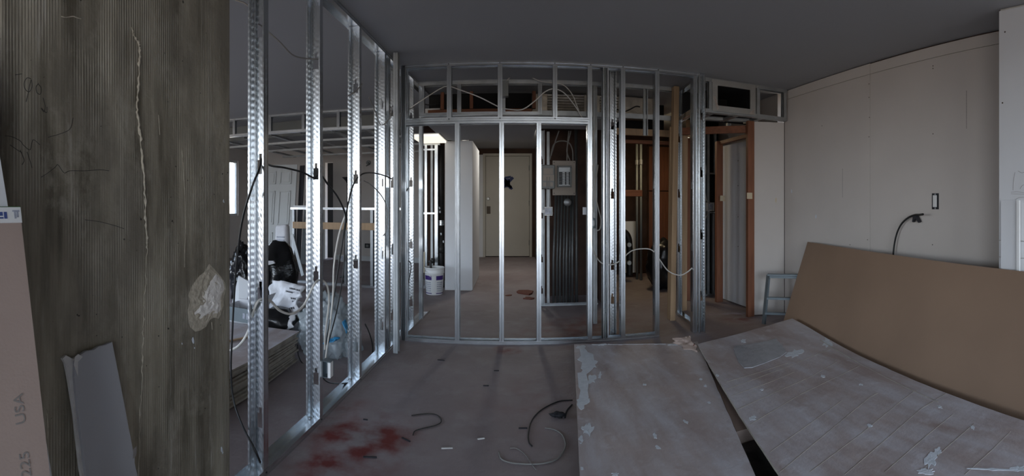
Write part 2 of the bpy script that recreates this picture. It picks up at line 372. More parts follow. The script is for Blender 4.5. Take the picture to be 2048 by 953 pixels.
def track(parent, a, b, w=0.094, h=0.032, up=1, m='steel', name='bottom_track', seg=4):
    """U-channel laid from a to b: web flat, flanges turned up (up=1) or down (up=-1)."""
    a, b = Vector(a), Vector(b); d = (b - a); L = d.length; d.normalize(); s = Vector((d.y, -d.x, 0)).normalized() * (w / 2); u = Vector((0, 0, up))
    prof = [(-1, 1.0), (-1, 0.55), (-0.985, 0.5), (-1, 0.45), (-1, 0), (-0.5, 0), (-0.48, 0.05), (0.48, 0.05), (0.5, 0), (1, 0), (1, 0.45), (0.985, 0.5), (1, 0.55), (1, 1.0)]
    vs, fs = [], []
    for k in range(seg + 1):
        c = a + d * (L * k / seg)
        for p, q in prof: vs.append(c + s * p + u * (h * q))
    n = len(prof)
    for k in range(seg):
        for i in range(n - 1): fs.append((k * n + i, k * n + i + 1, (k + 1) * n + i + 1, (k + 1) * n + i))
    return put(name, sheet(name, vs, fs), m, parent)
def lumber(parent, a, b, w, h, m='pine', name='lumber_post', up=(0, 1, 0)):
    o = MB().bar(a, b, w, h, up).build(name, m, parent); bevel(o, 0.003); return o
def screws(parent, pts, nrm, r=0.006, m='ink'):
    for p in pts:
        q = Vector(p); nn = Vector(nrm); a = nn.orthogonal().normalized(); b = nn.cross(a)
        ring = [q + (a * math.cos(t) + b * math.sin(t)) * r for t in [k * math.pi / 3 for k in range(6)]]
        MB().prism(ring, nn * 0.0012).build('screw_head', m, parent)
def blob_poly(c, rx, ry, n, rnd, jag=0.3, rot=0.0):
    out = []
    for i in range(n):
        t = 2 * math.pi * i / n; k = 1 + rnd.uniform(-jag, jag)
        x, y = rx * k * math.cos(t), ry * k * math.sin(t)
        out.append((c[0] + x * math.cos(rot) - y * math.sin(rot), c[1] + x * math.sin(rot) + y * math.cos(rot)))
    return out
def lump(name, c, r, m, seed, parent=None, amp=0.25, freq=2.5, flat=0.0, sub=4, crease=0.0, rot=0):
    """Closed crumpled body: an ico sphere pushed about by noise, its underside pressed flat at the floor."""
    from mathutils import noise as mn
    bm = bmesh.new(); bmesh.ops.create_icosphere(bm, subdivisions=sub, radius=1.0); off = Vector((seed * 3.1, seed * 1.7, seed))
    cr, sr = math.cos(rot), math.sin(rot)
    for v in bm.verts:
        d = v.co.normalized(); k = 1 + amp * mn.noise(d * freq + off) + amp * 0.5 * mn.noise(d * freq * 2.3 + off)
        if crease: k -= crease * abs(mn.noise(d * freq * 3.5 + off)) + crease * 0.5 * abs(mn.noise(d * freq * 8 + off))
        p = Vector((d.x * r[0] * k, d.y * r[1] * k, d.z * r[2] * k))
        p = Vector((p.x * cr - p.y * sr, p.x * sr + p.y * cr, p.z)) + Vector(c)
        if p.z < flat: p.z = flat + (p.z - flat) * 0.02
        v.co = p
    me = bpy.data.meshes.new(name); bm.to_mesh(me); bm.free()
    for f in me.polygons: f.use_smooth = True
    return put(name, me, m, parent)

# ------------------------------------------------------------------ the setting
struct('floor', MB().box(-6.4, 3.6, -4.15, 11.2, -0.12, 0.0), 'floor', 'dusty pink grey concrete floor with red chalk stains')
struct('ceiling', MB().box(-6.4, 3.6, -4.15, 11.2, CEIL, CEIL + 0.2), 'ceiling_paint', 'flat grey painted concrete ceiling')
# window wall behind the camera, pierced by two wide openings
wb = MB(); xs = [-6.4]
for w in sorted(WIN): xs += [w[0], w[1]]
xs.append(3.6); y0, y1 = BACKY - 0.15, BACKY
for k in range(len(xs) - 1):
    if k % 2 == 0: wb.box(xs[k], xs[k + 1], y0, y1, 0, CEIL)
    else:
        w = sorted(WIN)[k // 2]; wb.box(xs[k], xs[k + 1], y0, y1, 0, w[2]); wb.box(xs[k], xs[k + 1], y0, y1, w[3], CEIL)
struct('wall_back', wb, 'drywall', 'window wall')
for i, w in enumerate(sorted(WIN)):
    f = MB(); t = 0.05
    f.box(w[0], w[0] + t, y0 + .04, y0 + .1, w[2], w[3]).box(w[1] - t, w[1], y0 + .04, y0 + .1, w[2], w[3]).box(w[0] + t, w[1] - t, y0 + .04, y0 + .1, w[2], w[2] + t).box(w[0] + t, w[1] - t, y0 + .04, y0 + .1, w[3] - t, w[3])
    mid = (w[0] + w[1]) / 2; f.box(mid - .04, mid + .04, y0 + .04, y0 + .1, w[2] + t, w[3] - t)
    struct('window_%d' % (i + 2), f, 'door_white', 'wide window frame')

# right wall: hung drywall panels over a backing, joints left open
wr = struct('wall_right', MB().box(3.014, 3.3, -4.0, 4.36, 0, CEIL), 'dark_brown', 'right hand drywall wall')
def panel(parent, y0, y1, z0, z1, x=3.0, m='drywall', g=0.0016):
    o = MB().box(x, x + 0.0125, y0 + g, y1 - g, z0 + g, z1 - g).build('drywall_panel', m, parent); bevel(o, 0.0015, 1); return o
ys = [4.33, 2.94, 1.43, 0.5, -0.72, -1.94, -3.16, -3.99]; zc = 2.512
pn = []
for a, b in zip(ys[:-1], ys[1:]): pn.append(panel(wr, b, a, 0.012, zc))
panel(wr, 2.94, 4.33, zc, 2.614); panel(wr, -3.99, 2.94, zc, 2.609)
for x, y in ((1738, 168), (1738, 195), (1738, 274), (1739, 235), (1866, 132), (1866, 137), (1866, 268), (1735, 480), (1865, 490), (1644, 252), (1700, 490)):
    p = onX(x, y, 3.0); screws(pn[0] if p.y > 2.94 else pn[1], [p - V(0.0001, 0, 0)], (-1, 0, 0), 0.005, 'brass_dark')
for (x, ya, yb, w) in ((1685, 337, 395, 0.006), (1933, 178, 257, 0.007)):       # faint stamped lines on the paper
    a, b = onX(x, ya, 3.0), onX(x, yb, 3.0)
    k = int((a.z - b.z) / 0.012)
    mb = MB()
    for i in range(k):
        z = b.z + i * 0.012; mb.box(2.9994, 3.0, a.y - w / 2, a.y + w / 2, z, z + 0.008)
    mb.build('printed_mark', 'ink_grey', pn[1] if x > 1742 else pn[0])
for (x, y) in ((1583, 383), (1632, 433)):
    p = onX(x, y, 3.0); MB().prism([p + V(0, a, b) for a, b in blob_poly((0, 0), 0.012, 0.024, 7, R, 0.3)], (-0.0012, 0, 0)).build('compound_smear', 'compound', pn[0])
# angled return under the bulkhead
pa, pb = V(3.0, 4.34, 0), V(2.665, 4.47, 0); dn = (pb - pa).normalized(); nn = V(dn.y, -dn.x, 0)
if nn.y > 0: nn = -nn
wret = MB().prism([pa - nn * 0.02 + V(0, 0, 0), pb - nn * 0.02, pb - nn * 0.02 + V(0, 0, 2.25), pa - nn * 0.02 + V(0, 0, 2.25)], -nn * 0.1)
wret = struct('wall_return', wret, 'dark_brown', 'short angled drywall return beside the wooden post')
for z0, z1 in ((0.012, 2.25),):
    o = MB().prism([pa + V(0, 0, z0), pb + V(0, 0, z0), pb + V(0, 0, z1), pa + V(0, 0, z1)], -nn * 0.0125).build('drywall_panel', 'drywall', wret)
for x, y in ((1545, 395), (1573, 317), (1573, 470)): pass
o = MB().prism([pa + nn * .0003 + dn * .1 + V(0, 0, 1.34 + b) + dn * a for a, b in blob_poly((0, 0), .010, .03, 8, R, .25)], nn * .001).build('compound_smear', 'masking_tape', wret)

# column on the right, faced with stacked board
wp = struct('wall_pilaster', MB().box(2.6925, 3.0, -3.0, 1.42, 0, CEIL - 0.002), 'gypsum', 'boxed out column on the right wall')
for z0, z1 in ((0.012, 0.945), (0.945, 1.057), (1.057, 2.606)):
    o = MB().box(2.68, 2.692, -2.998, 1.425, z0 + .0025, z1 - .0025).build('drywall_panel', 'drywall_white', wp); bevel(o, .0015, 1)
screws(wp, [onX(2010, 64, 2.68), onX(2005, 206, 2.68)], (-1, 0, 0), 0.006, 'brass_dark')
mk = MB()
for pts in ([(2022, 385), (2034, 384), (2048, 386)], [(2022, 388), (2048, 389)], [(2026, 381), (2027, 362), (2030, 345)], [(2040, 378), (2044, 372), (2048, 370)], [(2030, 400), (2038, 396), (2048, 395)], [(2036, 342), (2043, 346), (2048, 345)]):
    mk.tube(smooth_path([onX(x, y, 2.679) for x, y in pts], 4), 0.0012, 4)
mk.build('pencil_mark', 'ink_grey', wp)

# left: ribbed concrete shear wall
CX = -1.12
wc = struct('wall_left', MB().box(CX - 0.17, CX, 0.522, 1.548, 0, CEIL - 0.001), 'concrete', 'ribbed grey brown concrete wall')
bevel(wc, 0.006, 2)
def wall_pt(x, y, d=0.0): p = onX(x, y, CX); return V(CX + d, p.y, p.z)
seam = [(262, 55), (268, 70), (277, 85), (280, 105), (278, 140), (276, 180), (275, 215), (277, 250), (282, 290), (286, 330), (289, 380), (292, 430), (296, 476), (295, 500), (291, 560), (289, 610), (287, 660), (285, 700), (284, 750), (283, 800), (278, 860), (277, 953)]
pts = [p + V(0, R.uniform(-.0035, .0035), 0) for p in smooth_path([wall_pt(x + R.uniform(-1.5, 1.5), y, 0.0) for x, y in seam], 7)]
MB().tube(pts, [0.0014 + 0.0028 * R.random() ** 2 + (0.0040 * R.random() if 10 < i < 88 else 0) for i in range(len(pts))], 5).build('grout_seam', 'grout', wc, True)
for pts_, r_ in (([(122, 33), (132, 35), (145, 33), (155, 36), (163, 38)], 0.002), ([(365, 300), (367, 340), (370, 400), (371, 460), (370, 500), (369, 535)], 0.0013), ([(318, 230), (320, 270)], 0.0014), ([(94, 820), (96, 850), (97, 878)], 0.0016), ([(424, 645), (425, 660)], 0.002)):
    MB().tube(smooth_path([wall_pt(x + R.uniform(-1, 1), y) for x, y in pts_], 5), r_, 5).build('grout_streak', 'grout', wc, True)
def spall(name, px, d, m, seed, bumps):      # broken-out patch: ragged outline, rough face
    from mathutils import noise as mn
    c = V(*[sum(q) / len(px) for q in zip(*[wall_pt(x, y) for x, y in px])]); ring = [wall_pt(x, y) for x, y in px]
    vs = []; fs = []; n = len(ring); K = 9
    for k in range(K + 1):
        t = k / K
        for i, p in enumerate(ring):
            q = c.lerp(p, t); h = d * (1 - t ** 3) + bumps * (mn.noise(q * 55 + V(seed, 0, 0)) + 0.6 * mn.noise(q * 130)) * (1 - t ** 6)
            vs.append((CX + max(h, 0.0003) + 0.0003, q.y + (0 if k in (0, K) else 0.002 * mn.noise(q * 90)), q.z))
    for k in range(K):
        for i in range(n): fs.append((k * n + i, k * n + (i + 1) % n, (k + 1) * n + (i + 1) % n, (k + 1) * n + i))
    me = bpy.data.meshes.new(name); me.from_pydata(vs, [], fs); return put(name, me, m, wc)
out = [(418, 528), (428, 538), (440, 552), (450, 566), (452, 580), (446, 598), (447, 612), (441, 630), (437, 638), (428, 636), (420, 640), (412, 654), (400, 662), (390, 664), (380, 655), (376, 640), (375, 620), (380, 604), (376, 592), (382, 575), (392, 560), (399, 552), (408, 545)]
spall('spalled_patch', out, 0.005, 'grout', 3, 0.006)
out2 = [(432, 546), (446, 562), (449, 578), (441, 600), (443, 620), (436, 632), (424, 630), (414, 640), (400, 642), (386, 632), (392, 612), (404, 598), (402, 580), (414, 560)]
spall('plaster_patch', out2, 0.009, 'plaster_cream', 5, 0.005)
for x, y, a in ((386, 681, .013), (447, 403, .007), (443, 900, .012), (389, 697, .004), (364, 688, .004), (445, 905, .009)):
    p = wall_pt(x, y); MB().prism([p + V(0, u * .6, v) for u, v in blob_poly((0, 0), a * .7, a, 8, R, .35, .6)], (.0012, 0, 0)).build('compound_spot', 'compound', wc)
pk = MB()                                    # carpenter's pencil loops and figures
for pts_ in ([(62, 158), (54, 156), (48, 166), (50, 178), (58, 184), (64, 174), (62, 160), (56, 188), (52, 204)], [(76, 168), (82, 176), (81, 188), (74, 186), (72, 174), (77, 167)], [(86, 196), (90, 212), (88, 224), (82, 216), (93, 226), (94, 214)], [(10, 272), (24, 274), (40, 282), (46, 290)], [(46, 290), (60, 300), (66, 280), (80, 290)], [(40, 300), (48, 320), (44, 330)], [(54, 304), (60, 322), (64, 336)], [(96, 275), (120, 268), (140, 258), (146, 236)], [(82, 355), (96, 346), (110, 335), (116, 330), (128, 346), (140, 342), (170, 342), (200, 340), (218, 342)], [(30, 150), (44, 148)], [(170, 440), (200, 444), (230, 452), (248, 458)], [(20, 290), (34, 300), (44, 306)]):
    pk.tube(smooth_path([wall_pt(x, y) for x, y in pts_], 5), 0.0011, 4)
pk.build('pencil_mark', 'pencil', wc)
# wooden board closing the gap left of the concrete, towards the window
tag(MB().box(-1.19, -1.15, -0.5, 0.515, 0, 2.45).build('plywood_board', 'tape_wood'), 'brown upright board at the left end of the concrete wall', 'board')

# far rooms
struct('wall_left_room', MB().box(-6.4, -6.25, -4.0, SIDE[0], 0, CEIL).box(-6.4, -6.25, SIDE[1], 8.58, 0, CEIL).box(-6.4, -6.25, SIDE[0], SIDE[1], 0, SIDE[2]).box(-6.4, -6.25, SIDE[0], SIDE[1], SIDE[3], CEIL).box(-6.4, -6.25, 8.98, 11.1, 0, CEIL).box(-6.4, -6.25, 8.58, 8.98, 0, 1.0).box(-6.4, -6.25, 8.58, 8.98, 2.33, CEIL), 'drywall', 'side wall of the far left room')
wn = struct('window_1', MB().box(-6.36, -6.28, 8.58, 8.62, 1.0, 2.33).box(-6.36, -6.28, 8.94, 8.98, 1.0, 2.33).box(-6.36, -6.28, 8.62, 8.94, 1.0, 1.05).box(-6.36, -6.28, 8.62, 8.94, 2.28, 2.33), 'door_white', 'narrow bright window of the far left room')
MB().box(-6.325, -6.32, 8.62, 8.94, 1.05, 2.28).build('pane', 'glass', wn)
f = MB()
for yy in (SIDE[0], (SIDE[0] * 2 + SIDE[1]) / 3, (SIDE[0] + SIDE[1] * 2) / 3, SIDE[1] - .06): f.box(-6.37, -6.29, yy, yy + .06, SIDE[2], SIDE[3])
f.box(-6.37, -6.29, SIDE[0], SIDE[1], SIDE[2], SIDE[2] + .05).box(-6.37, -6.29, SIDE[0], SIDE[1], SIDE[3] - .05, SIDE[3])
struct('window_4', f, 'door_white', 'frame of the added, unseen side window of the left room')
wl = struct('wall_rear', MB().box(-6.25, XY(650, 9.6) , 9.6, 9.75, 0, CEIL).box(XY(666, 9.6), -1.0, 9.6, 9.75, 0, CEIL).box(XY(650, 9.6), XY(666, 9.6), 9.6, 9.75, 2.25, CEIL), 'drywall', 'grey rear wall of the left room')
struct('wall_rear_passage', MB().box(XY(640, 9.9), XY(676, 9.9), 9.9, 10.0, 0, CEIL), 'shade_black', 'passage behind the rear doorway, coloured black for its shade')  # doorway darkness is put into the wall colour
struct('baseboard_rear', MB().box(XY(670, 9.58), -1.02, 9.575, 9.6, 0, 0.11), 'door_white', 'white skirting strip on the rear wall')
wh = struct('wall_hall', MB().box(-1.0, -0.598, 6.673, 8.0, 0, 2.235).box(-1.0, -0.9, 8.0, 10.84, 0, CEIL - .002), 'gypsum', 'white drywall wall end beside the hallway')
o = MB().box(-1.0, -0.586, 6.66, 6.6725, 0.012, 2.233).build('drywall_panel', 'drywall_white', wh); bevel(o, .0015, 1)
screws(o, [V(-.61, 6.66, z) for z in (.4, .75, 1.1, 1.45, 1.8, 2.1)] + [V(-.98, 6.66, z) for z in (.55, 1.0, 1.45, 1.9)], (0, -1, 0), .006, 'gypsum')
o = MB().box(-.598, -.586, 6.673, 8.0, 0.012, 2.233).build('drywall_panel', 'drywall_white', wh)
o = MB().box(-.9, -.888, 8.0, 10.83, 0.012, 2.6).build('drywall_panel', 'drywall_white', wh)
DY = 10.85
struct('wall_entrance', MB().box(-1.0, XY(966, DY), DY, DY + .12, 0, CEIL).box(XY(1064, DY), 1.0, DY, DY + .12, 0, CEIL).box(XY(966, DY), XY(1064, DY), DY, DY + .12, 2.50, CEIL), 'dark_brown', 'dark end wall around the entrance door')
MBh = MB().box(-.89, XY(966, DY) - .001, DY - .013, DY, 0.0, 2.47); struct('wall_entrance_panel', MBh, 'drywall_white', 'narrow drywall strip left of the entrance door')
dr = struct('door_1', MB().box(XY(966, DY), XY(971, DY), DY - .03, DY + .1, 0, 2.5).box(XY(1059, DY), XY(1064, DY), DY - .03, DY + .1, 0, 2.5).box(XY(971, DY), XY(1059, DY), DY - .03, DY + .1, 2.44, 2.5), 'door_paint', 'cream entrance door with blue tape at the end of the hallway')
bevel(dr, .006)
lf = MB().box(XY(971.5, DY), XY(1058.5, DY), DY + .0, DY + .045, .02, 2.435).build('door_leaf', 'door_paint', dr); bevel(lf, .004)
pp = onY(976, 398, DY - .02)
MB().lathe((pp.x, DY + .0, pp.z), [(0, -.03), (.03, -.03), (.034, -.02), (.045, 0)], 14, axis='y').build('deadbolt', 'duct_metal', lf)
p1, p2 = onY(973.5, 413, DY), onY(981, 428, DY); MB().box(p1.x, p2.x, DY - .012, DY, p2.z, p1.z).build('lock_plate', 'brass_dark', lf)
tp = MB()
for (xa, ya, xb, yb, w) in ((1007, 357, 1022, 377, .08), (1005, 377, 1026, 355, .07), (1010, 356, 1022, 354, .05), (1005, 366, 1020, 364, .07), (1014, 358, 1016, 375, .12), (1003, 379, 1010, 371, .05), (1020, 372, 1024, 379, .06)):
    a, b = onY(xa, ya, DY - .002), onY(xb, yb, DY - .002); tp.bar(a, b, .0025, w, up=(b - a).cross(V(0, 1, 0)))
tp.build('blue_tape_cross', 'blue_tape', lf)
for z in (.35, 1.3, 2.15): MB().lathe((XY(1058.8, DY), DY - .012, z), [(.0, -.06), (.014, -.06), (.014, .06), (0, .06)], 8).build('hinge', 'panel_grey', dr)
struct('wall_light_stop', MB().box(-1.0, 1.0, DY + .14, DY + .2, 0, CEIL), 'dark_brown', 'added unseen wall stopping light behind the entrance door')  # added out of sight to keep light from leaking around the door
hl = thing('ceiling_glow', 'added unseen round fill light in the hallway before the entrance door', 'ceiling light', (.08, 8.15, 2.6))  # added lamp, out of view above the dropped ceiling, brightens the door
MB().lathe((.08, 8.15, 2.6), [(0, .02), (.17, .02), (.17, -.01), (.15, -.02), (0, -.02)], 24).build('base', 'white_plastic', hl, True)
MB().lathe((.08, 8.15, 2.58), [(.145, 0), (.135, -.03), (.09, -.055), (0, -.065)], 24).build('diffuser', 'added_hall_lamp', hl, True)
# dropped hall ceiling
struct('ceiling_hall', MB().box(-1.0, 0.30, 4.86, 6.6, 2.235, 2.26).box(.30, 1.2, 4.86, 5.6, 2.235, 2.26), 'ceiling_paint', 'dropped grey ceiling over the hallway')
struct('wall_void_shade', MB().box(-1.0, .235, 5.36, 5.40, 2.262, CEIL - .002).box(.235, 2.0, 5.70, 5.74, 2.262, CEIL - .002), 'shade_black', 'added black back standing for the dark of the hallway ceiling void')  # added wall; the darkness of the void is put into its colour
# electrical closet shell and dark backs of the closets
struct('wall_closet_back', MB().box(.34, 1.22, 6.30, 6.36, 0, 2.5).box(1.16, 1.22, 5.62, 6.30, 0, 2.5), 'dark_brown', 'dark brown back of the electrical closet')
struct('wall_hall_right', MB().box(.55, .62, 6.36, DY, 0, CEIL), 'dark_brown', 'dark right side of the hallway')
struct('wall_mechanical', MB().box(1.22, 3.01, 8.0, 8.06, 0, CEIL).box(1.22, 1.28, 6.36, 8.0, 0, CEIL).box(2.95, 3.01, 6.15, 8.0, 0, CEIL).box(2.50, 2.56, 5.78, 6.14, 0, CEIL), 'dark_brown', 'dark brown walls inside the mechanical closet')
struct('wall_closet_side', MB().box(2.57, 3.01, 6.1, 6.14, 0, CEIL), 'shade_black', 'black recess behind the metal closet studs')
struct('wall_right_rear', MB().box(3.014, 3.3, 4.5, 8.06, 0, CEIL), 'drywall', 'rear part of the right wall')

# ------------------------------------------------------------------ left stud wall
HOLES = (0.26, 0.875, 1.50, 2.17)
def lx(Y): return -1.165 + (Y - 1.84) * 0.028
LA = math.atan(0.028)
fw = thing('stud_wall_frame', 'long galvanized metal stud wall running away beside the concrete wall', 'stud wall', (lx(2.8), 2.8, 0), kind='thing')
fw_b = track(fw, (lx(1.56), 1.56, .001), (lx(4.12), 4.12, .001), .095, .034, 1, name='bottom_track')
fw_t = track(fw, (lx(1.56), 1.56, CEIL - .001), (lx(4.12), 4.12, CEIL - .001), .095, .034, -1, name='top_track')
LS = [(516, 1.842), (631, 2.447), (720, 3.10), (766, 3.70)]
for px, Y in LS:
    stud(fw, lx(Y), Y + .02, .004, CEIL - .006, -LA, holes=HOLES, m='steel_embossed')
stud(fw, lx(3.80), 3.80, .004, CEIL - .006, math.pi - LA, holes=HOLES, m='steel')
stud(fw, lx(4.04) + .0, 4.06, .004, CEIL - .006, -LA, holes=HOLES, m='steel_embossed')
# wide stud turned to face the room at the end of the wall
stud(fw, lx(3.78) + .092, 3.80, .004, CEIL - .006, math.pi / 2, w=.064, holes=HOLES, m='steel_dull')
for px, Y in LS + [(0, 4.06)]:               # fixing screws in the track flanges
    for z in (.018, CEIL - .018): screws(fw_b if z < 1 else fw_t, [V(lx(Y) + .0485, Y, z)], (1, 0, 0), .005, 'ink')

# ------------------------------------------------------------------ far stud wall with the wide header
FY = 4.19
ff = thing('stud_wall_frame', 'galvanized metal stud wall with a high header facing the camera', 'stud wall', (0, FY, 0), kind='thing')
XA, XB = -1.0, 1.90
track(ff, (XA, FY, .001), (XY(1240, FY), FY, .001), .094, .032, 1)
ff_t = track(ff, (XA, FY, CEIL - .001), (XB, FY, CEIL - .001), .094, .036, -1, name='top_track')
HZ = onY(1000, 240, FY).z
ff_h = track(ff, (XY(814, FY), FY, HZ - .012), (XY(1177, FY), FY, HZ - .012), .094, .034, 1, name='header_track')
track(ff, (XY(814, FY), FY, HZ - .016), (XY(1177, FY), FY, HZ - .016), .094, .020, -1, name='header_track')
W = .092; P2 = math.pi / 2
for px in (806,): stud(ff, XY(px, FY), FY, .004, CEIL - .006, P2, holes=HOLES)
stud(ff, XY(812, FY), FY, .004, CEIL - .006, -P2, holes=HOLES)
for px in (911, 999, 1073): stud(ff, XY(px, FY), FY, .004, HZ - .02, P2, holes=HOLES[:3])
for px in (895, 996, 1105): stud(ff, XY(px, FY), FY, HZ - .008, CEIL - .006, P2)
stud(ff, XY(1174, FY), FY, .004, CEIL - .006, P2, holes=HOLES)
stud(ff, XY(1213, FY), FY, .004, CEIL - .006, -P2, holes=HOLES)
stud(ff, XY(1207, FY), FY, .004, CEIL - .006, P2, holes=HOLES, m='steel_dull')
stud(ff, XY(1240, FY), FY, .004, CEIL - .006, P2, holes=HOLES)
stud(ff, XY(1308, FY), FY, .004, CEIL - .006, P2, holes=HOLES)
track(ff, (XY(1240, FY), FY, .001), (XY(1316, FY), FY, .001), .094, .032, 1)
stud(ff, XY(1384, FY), FY - .0, .004, CEIL - .006, P2, holes=HOLES, m='steel')
stud(ff, XY(1396, FY) + .012, FY - .045, .004, CEIL - .006, 0, w=.064, holes=(.37, .99, 1.62, 2.2), m='steel_embossed')
stud(ff, XY(1225, FY + .1), FY + .11, .004, CEIL - .006, 0, w=.064, holes=(.37, .70, 1.40, 2.08), m='steel_embossed')
for px in (806, 895, 996, 1105, 1176, 1240, 1310):
    screws(ff_t, [V(XY(px, FY) + .018, FY - .0485, CEIL - .018)], (0, -1, 0), .005, 'ink')
for px in (895, 996, 1105): screws(ff_h, [V(XY(px, FY) + .02, FY - .0485, HZ + .006)], (0, -1, 0), .006, 'ink')

# side studs of the small lobby behind it
fl_ = thing('stud_wall_frame', 'short metal stud wall with punched holes left of the hallway lobby', 'stud wall', (-1.07, 4.7, 0), kind='thing')
track(fl_, (-1.075, 4.26, .001), (-1.02, 5.3, .001), .094, .03, 1); track(fl_, (-1.075, 4.26, CEIL - .001), (-1.02, 5.3, CEIL - .001), .094, .03, -1, name='top_track')
stud(fl_, XY(822, 4.66), 4.66, .004, CEIL - .006, 0, w=.070, holes=(.26, .875, 1.53, 2.22), m='steel_embossed')
stud(fl_, XY(839, 4.95), 4.95, .004, CEIL - .006, P2, w=.064, holes=(.875, 1.5))
fr_ = thing('stud_wall_frame', 'short metal stud wall between the pine posts and the bulkhead', 'stud wall', (1.85, 4.9, 0), kind='thing')
track(fr_, (1.885, 4.26, .001), (1.93, 5.05, .001), .07, .03, 1)
track(fr_, (1.885, 4.26, CEIL - .001), (1.93, 5.05, CEIL - .001), .07, .03, -1, name='top_track')
stud(fr_, XY(1357, 4.92), 4.92, .004, CEIL - .006, 0, w=.062, holes=(.78, 1.42, 2.07), m='steel_embossed')
track(fr_, (1.86, 4.26, 2.25), (1.91, 4.9, 2.25), .064, .05, 1, name='cross_track')

# ------------------------------------------------------------------ hall bulkhead frame
SY = 4.80; BZ = 2.245
bh = thing('bulkhead_frame', 'metal bulkhead frame carrying the hallway ceiling behind the header', 'bulkhead frame', (0.3, SY, BZ), kind='thing')
track(bh, (-1.0, SY, CEIL - .001), (1.80, SY, CEIL - .001), .064, .045, -1, m='steel_dull', name='top_track')
track(bh, (-1.0, SY, BZ), (.28, SY, BZ), .064, .034, 1, name='bottom_track')
track(bh, (.28, SY, BZ), (1.80, SY, BZ), .03, .05, 1, m='steel_dull', name='bottom_track')
for px in (842, 915, 1003, 1076): stud(bh, XY(px, SY), SY, BZ + .003, CEIL - .006, P2, w=.06, holes=(), m='steel')
stud(bh, XY(1186, SY), SY, .004, CEIL - .006, P2, w=.06, m='steel_dull', holes=HOLES)
stud(bh, XY(1290, SY), SY, 2.06, CEIL - .006, 0, w=.05, fl=.03, m='steel_dull', name='hanging_stud')
wb2 = thing('blocking_frame', 'red brown wooden blocking frame inside the hallway bulkhead', 'wooden frame', (-.3, 5.25, 2.26))
lumber(wb2, (-.98, 5.2, 2.30), (.23, 5.2, 2.30), .09, .038, 'red_wood_flat', 'plate', (0, 0, 1)); 
lumber(wb2, (-.98, 5.2, 2.36), (.23, 5.2, 2.36), .04, .075, 'red_wood_flat', 'plate', (0, 0, 1))
for px in (885, 943, 1068): lumber(wb2, (XY(px, 5.2), 5.2, 2.40), (XY(px, 5.2), 5.2, 2.6), .04, .05, 'red_wood')
# insulated duct running across above
du = thing('air_duct', 'foil wrapped air duct running above the hallway behind the bulkhead', 'air duct', (.9, 5.45, 2.3))
seg = [.24, .42, .60, .86, 1.05, 1.28, 1.52, 1.72]
for i, (a, b) in enumerate(zip(seg[:-1], seg[1:])):
    k = .012 * (i % 2); rib = i in (1, 2, 4)
    o = MB()
    if rib:
        n = int((2.60 - 2.39) / .016)
        prof = []
        for j in range(n + 1): prof.append((5.32 - .007 * (j % 2), 2.39 + j * .016))
        prof = [(a, y, z) for y, z in prof] + [(a, 5.66, 2.60), (a, 5.66, 2.39)]
        o.prism(prof, (b - a - .002, 0, 0))
    else: o.box(a, b - .002, 5.32 - k, 5.66, 2.385, 2.602)
    o.build('duct_section', 'foil', du)
MB().box(.24, 1.72, 5.30, 5.33, 2.365, 2.39).build('foil_seam', 'foil_tape', du)
tag(MB().box(XY(846, 5.3), XY(880, 5.3), 5.30, 5.355, 2.28, 2.44).build('insulation_block', 'gypsum'), 'pale insulation block inside the bulkhead left of the red blocking', 'insulation')
jb = MB().box(XY(1004, SY - .08), XY(1017, SY - .08), SY - .12, SY - .04, onY(1010, 194, SY - .08).z, onY(1010, 163, SY - .08).z).build('junction_box', 'panel_grey'); bevel(jb, .004)
tag(jb, 'grey junction box hung on the bulkhead above the hallway', 'junction box')

# ------------------------------------------------------------------ right bulkhead with the air register
RY = 4.29; RZ = 2.255
rb = thing('bulkhead_frame', 'metal bulkhead frame with the black air register below the ceiling', 'bulkhead frame', (2.4, RY, RZ), kind='thing')
xa, xb = 1.93, 2.985
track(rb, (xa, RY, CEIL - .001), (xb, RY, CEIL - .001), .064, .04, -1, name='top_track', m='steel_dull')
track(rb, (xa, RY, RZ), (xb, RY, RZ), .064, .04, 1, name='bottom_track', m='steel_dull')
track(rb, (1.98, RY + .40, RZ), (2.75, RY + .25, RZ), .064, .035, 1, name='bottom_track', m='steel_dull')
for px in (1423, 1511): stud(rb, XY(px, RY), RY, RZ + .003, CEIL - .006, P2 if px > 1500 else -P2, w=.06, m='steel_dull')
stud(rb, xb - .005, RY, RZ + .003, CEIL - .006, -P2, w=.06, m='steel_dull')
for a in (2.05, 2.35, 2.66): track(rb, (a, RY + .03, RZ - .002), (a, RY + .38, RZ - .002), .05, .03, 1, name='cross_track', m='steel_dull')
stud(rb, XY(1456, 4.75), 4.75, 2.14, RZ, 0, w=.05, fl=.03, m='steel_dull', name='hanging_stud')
MB().box(1.95, 2.99, RY + .62, RY + .64, RZ + .04, CEIL - .003).build('shade_backing', 'ink', rb)  # added black panel; shade inside the bulkhead is put into its colour
rg = thing('air_register', 'square sheet metal air duct mouth with a black opening in the bulkhead', 'air register', (2.3, RY - .02, 2.3))
q0, q1 = XY(1425, RY - .04), XY(1511, RY - .04); u0, u1 = XY(1435, RY - .04), XY(1500, RY - .04); zb, zt, vb, vt = 2.275, 2.605, 2.335, 2.545
fy = RY - .045
MB().box(q0, u0, fy, fy + .012, zb, zt).box(u1, q1, fy, fy + .012, zb, zt).box(u0, u1, fy, fy + .012, vt, zt).box(u0, u1, fy, fy + .012, zb, vb).build('flange', 'duct_metal', rg)
MB().box(u0 - .01, u0, fy + .012, fy + .55, vb - .01, vt + .01).box(u1, u1 + .01, fy + .012, fy + .55, vb - .01, vt + .01).box(u0, u1, fy + .012, fy + .55, vt, vt + .01).box(u0, u1, fy + .012, fy + .55, vb - .01, vb).box(u0, u1, fy + .55, fy + .56, vb, vt).build('duct_throat', 'shade_black', rg)
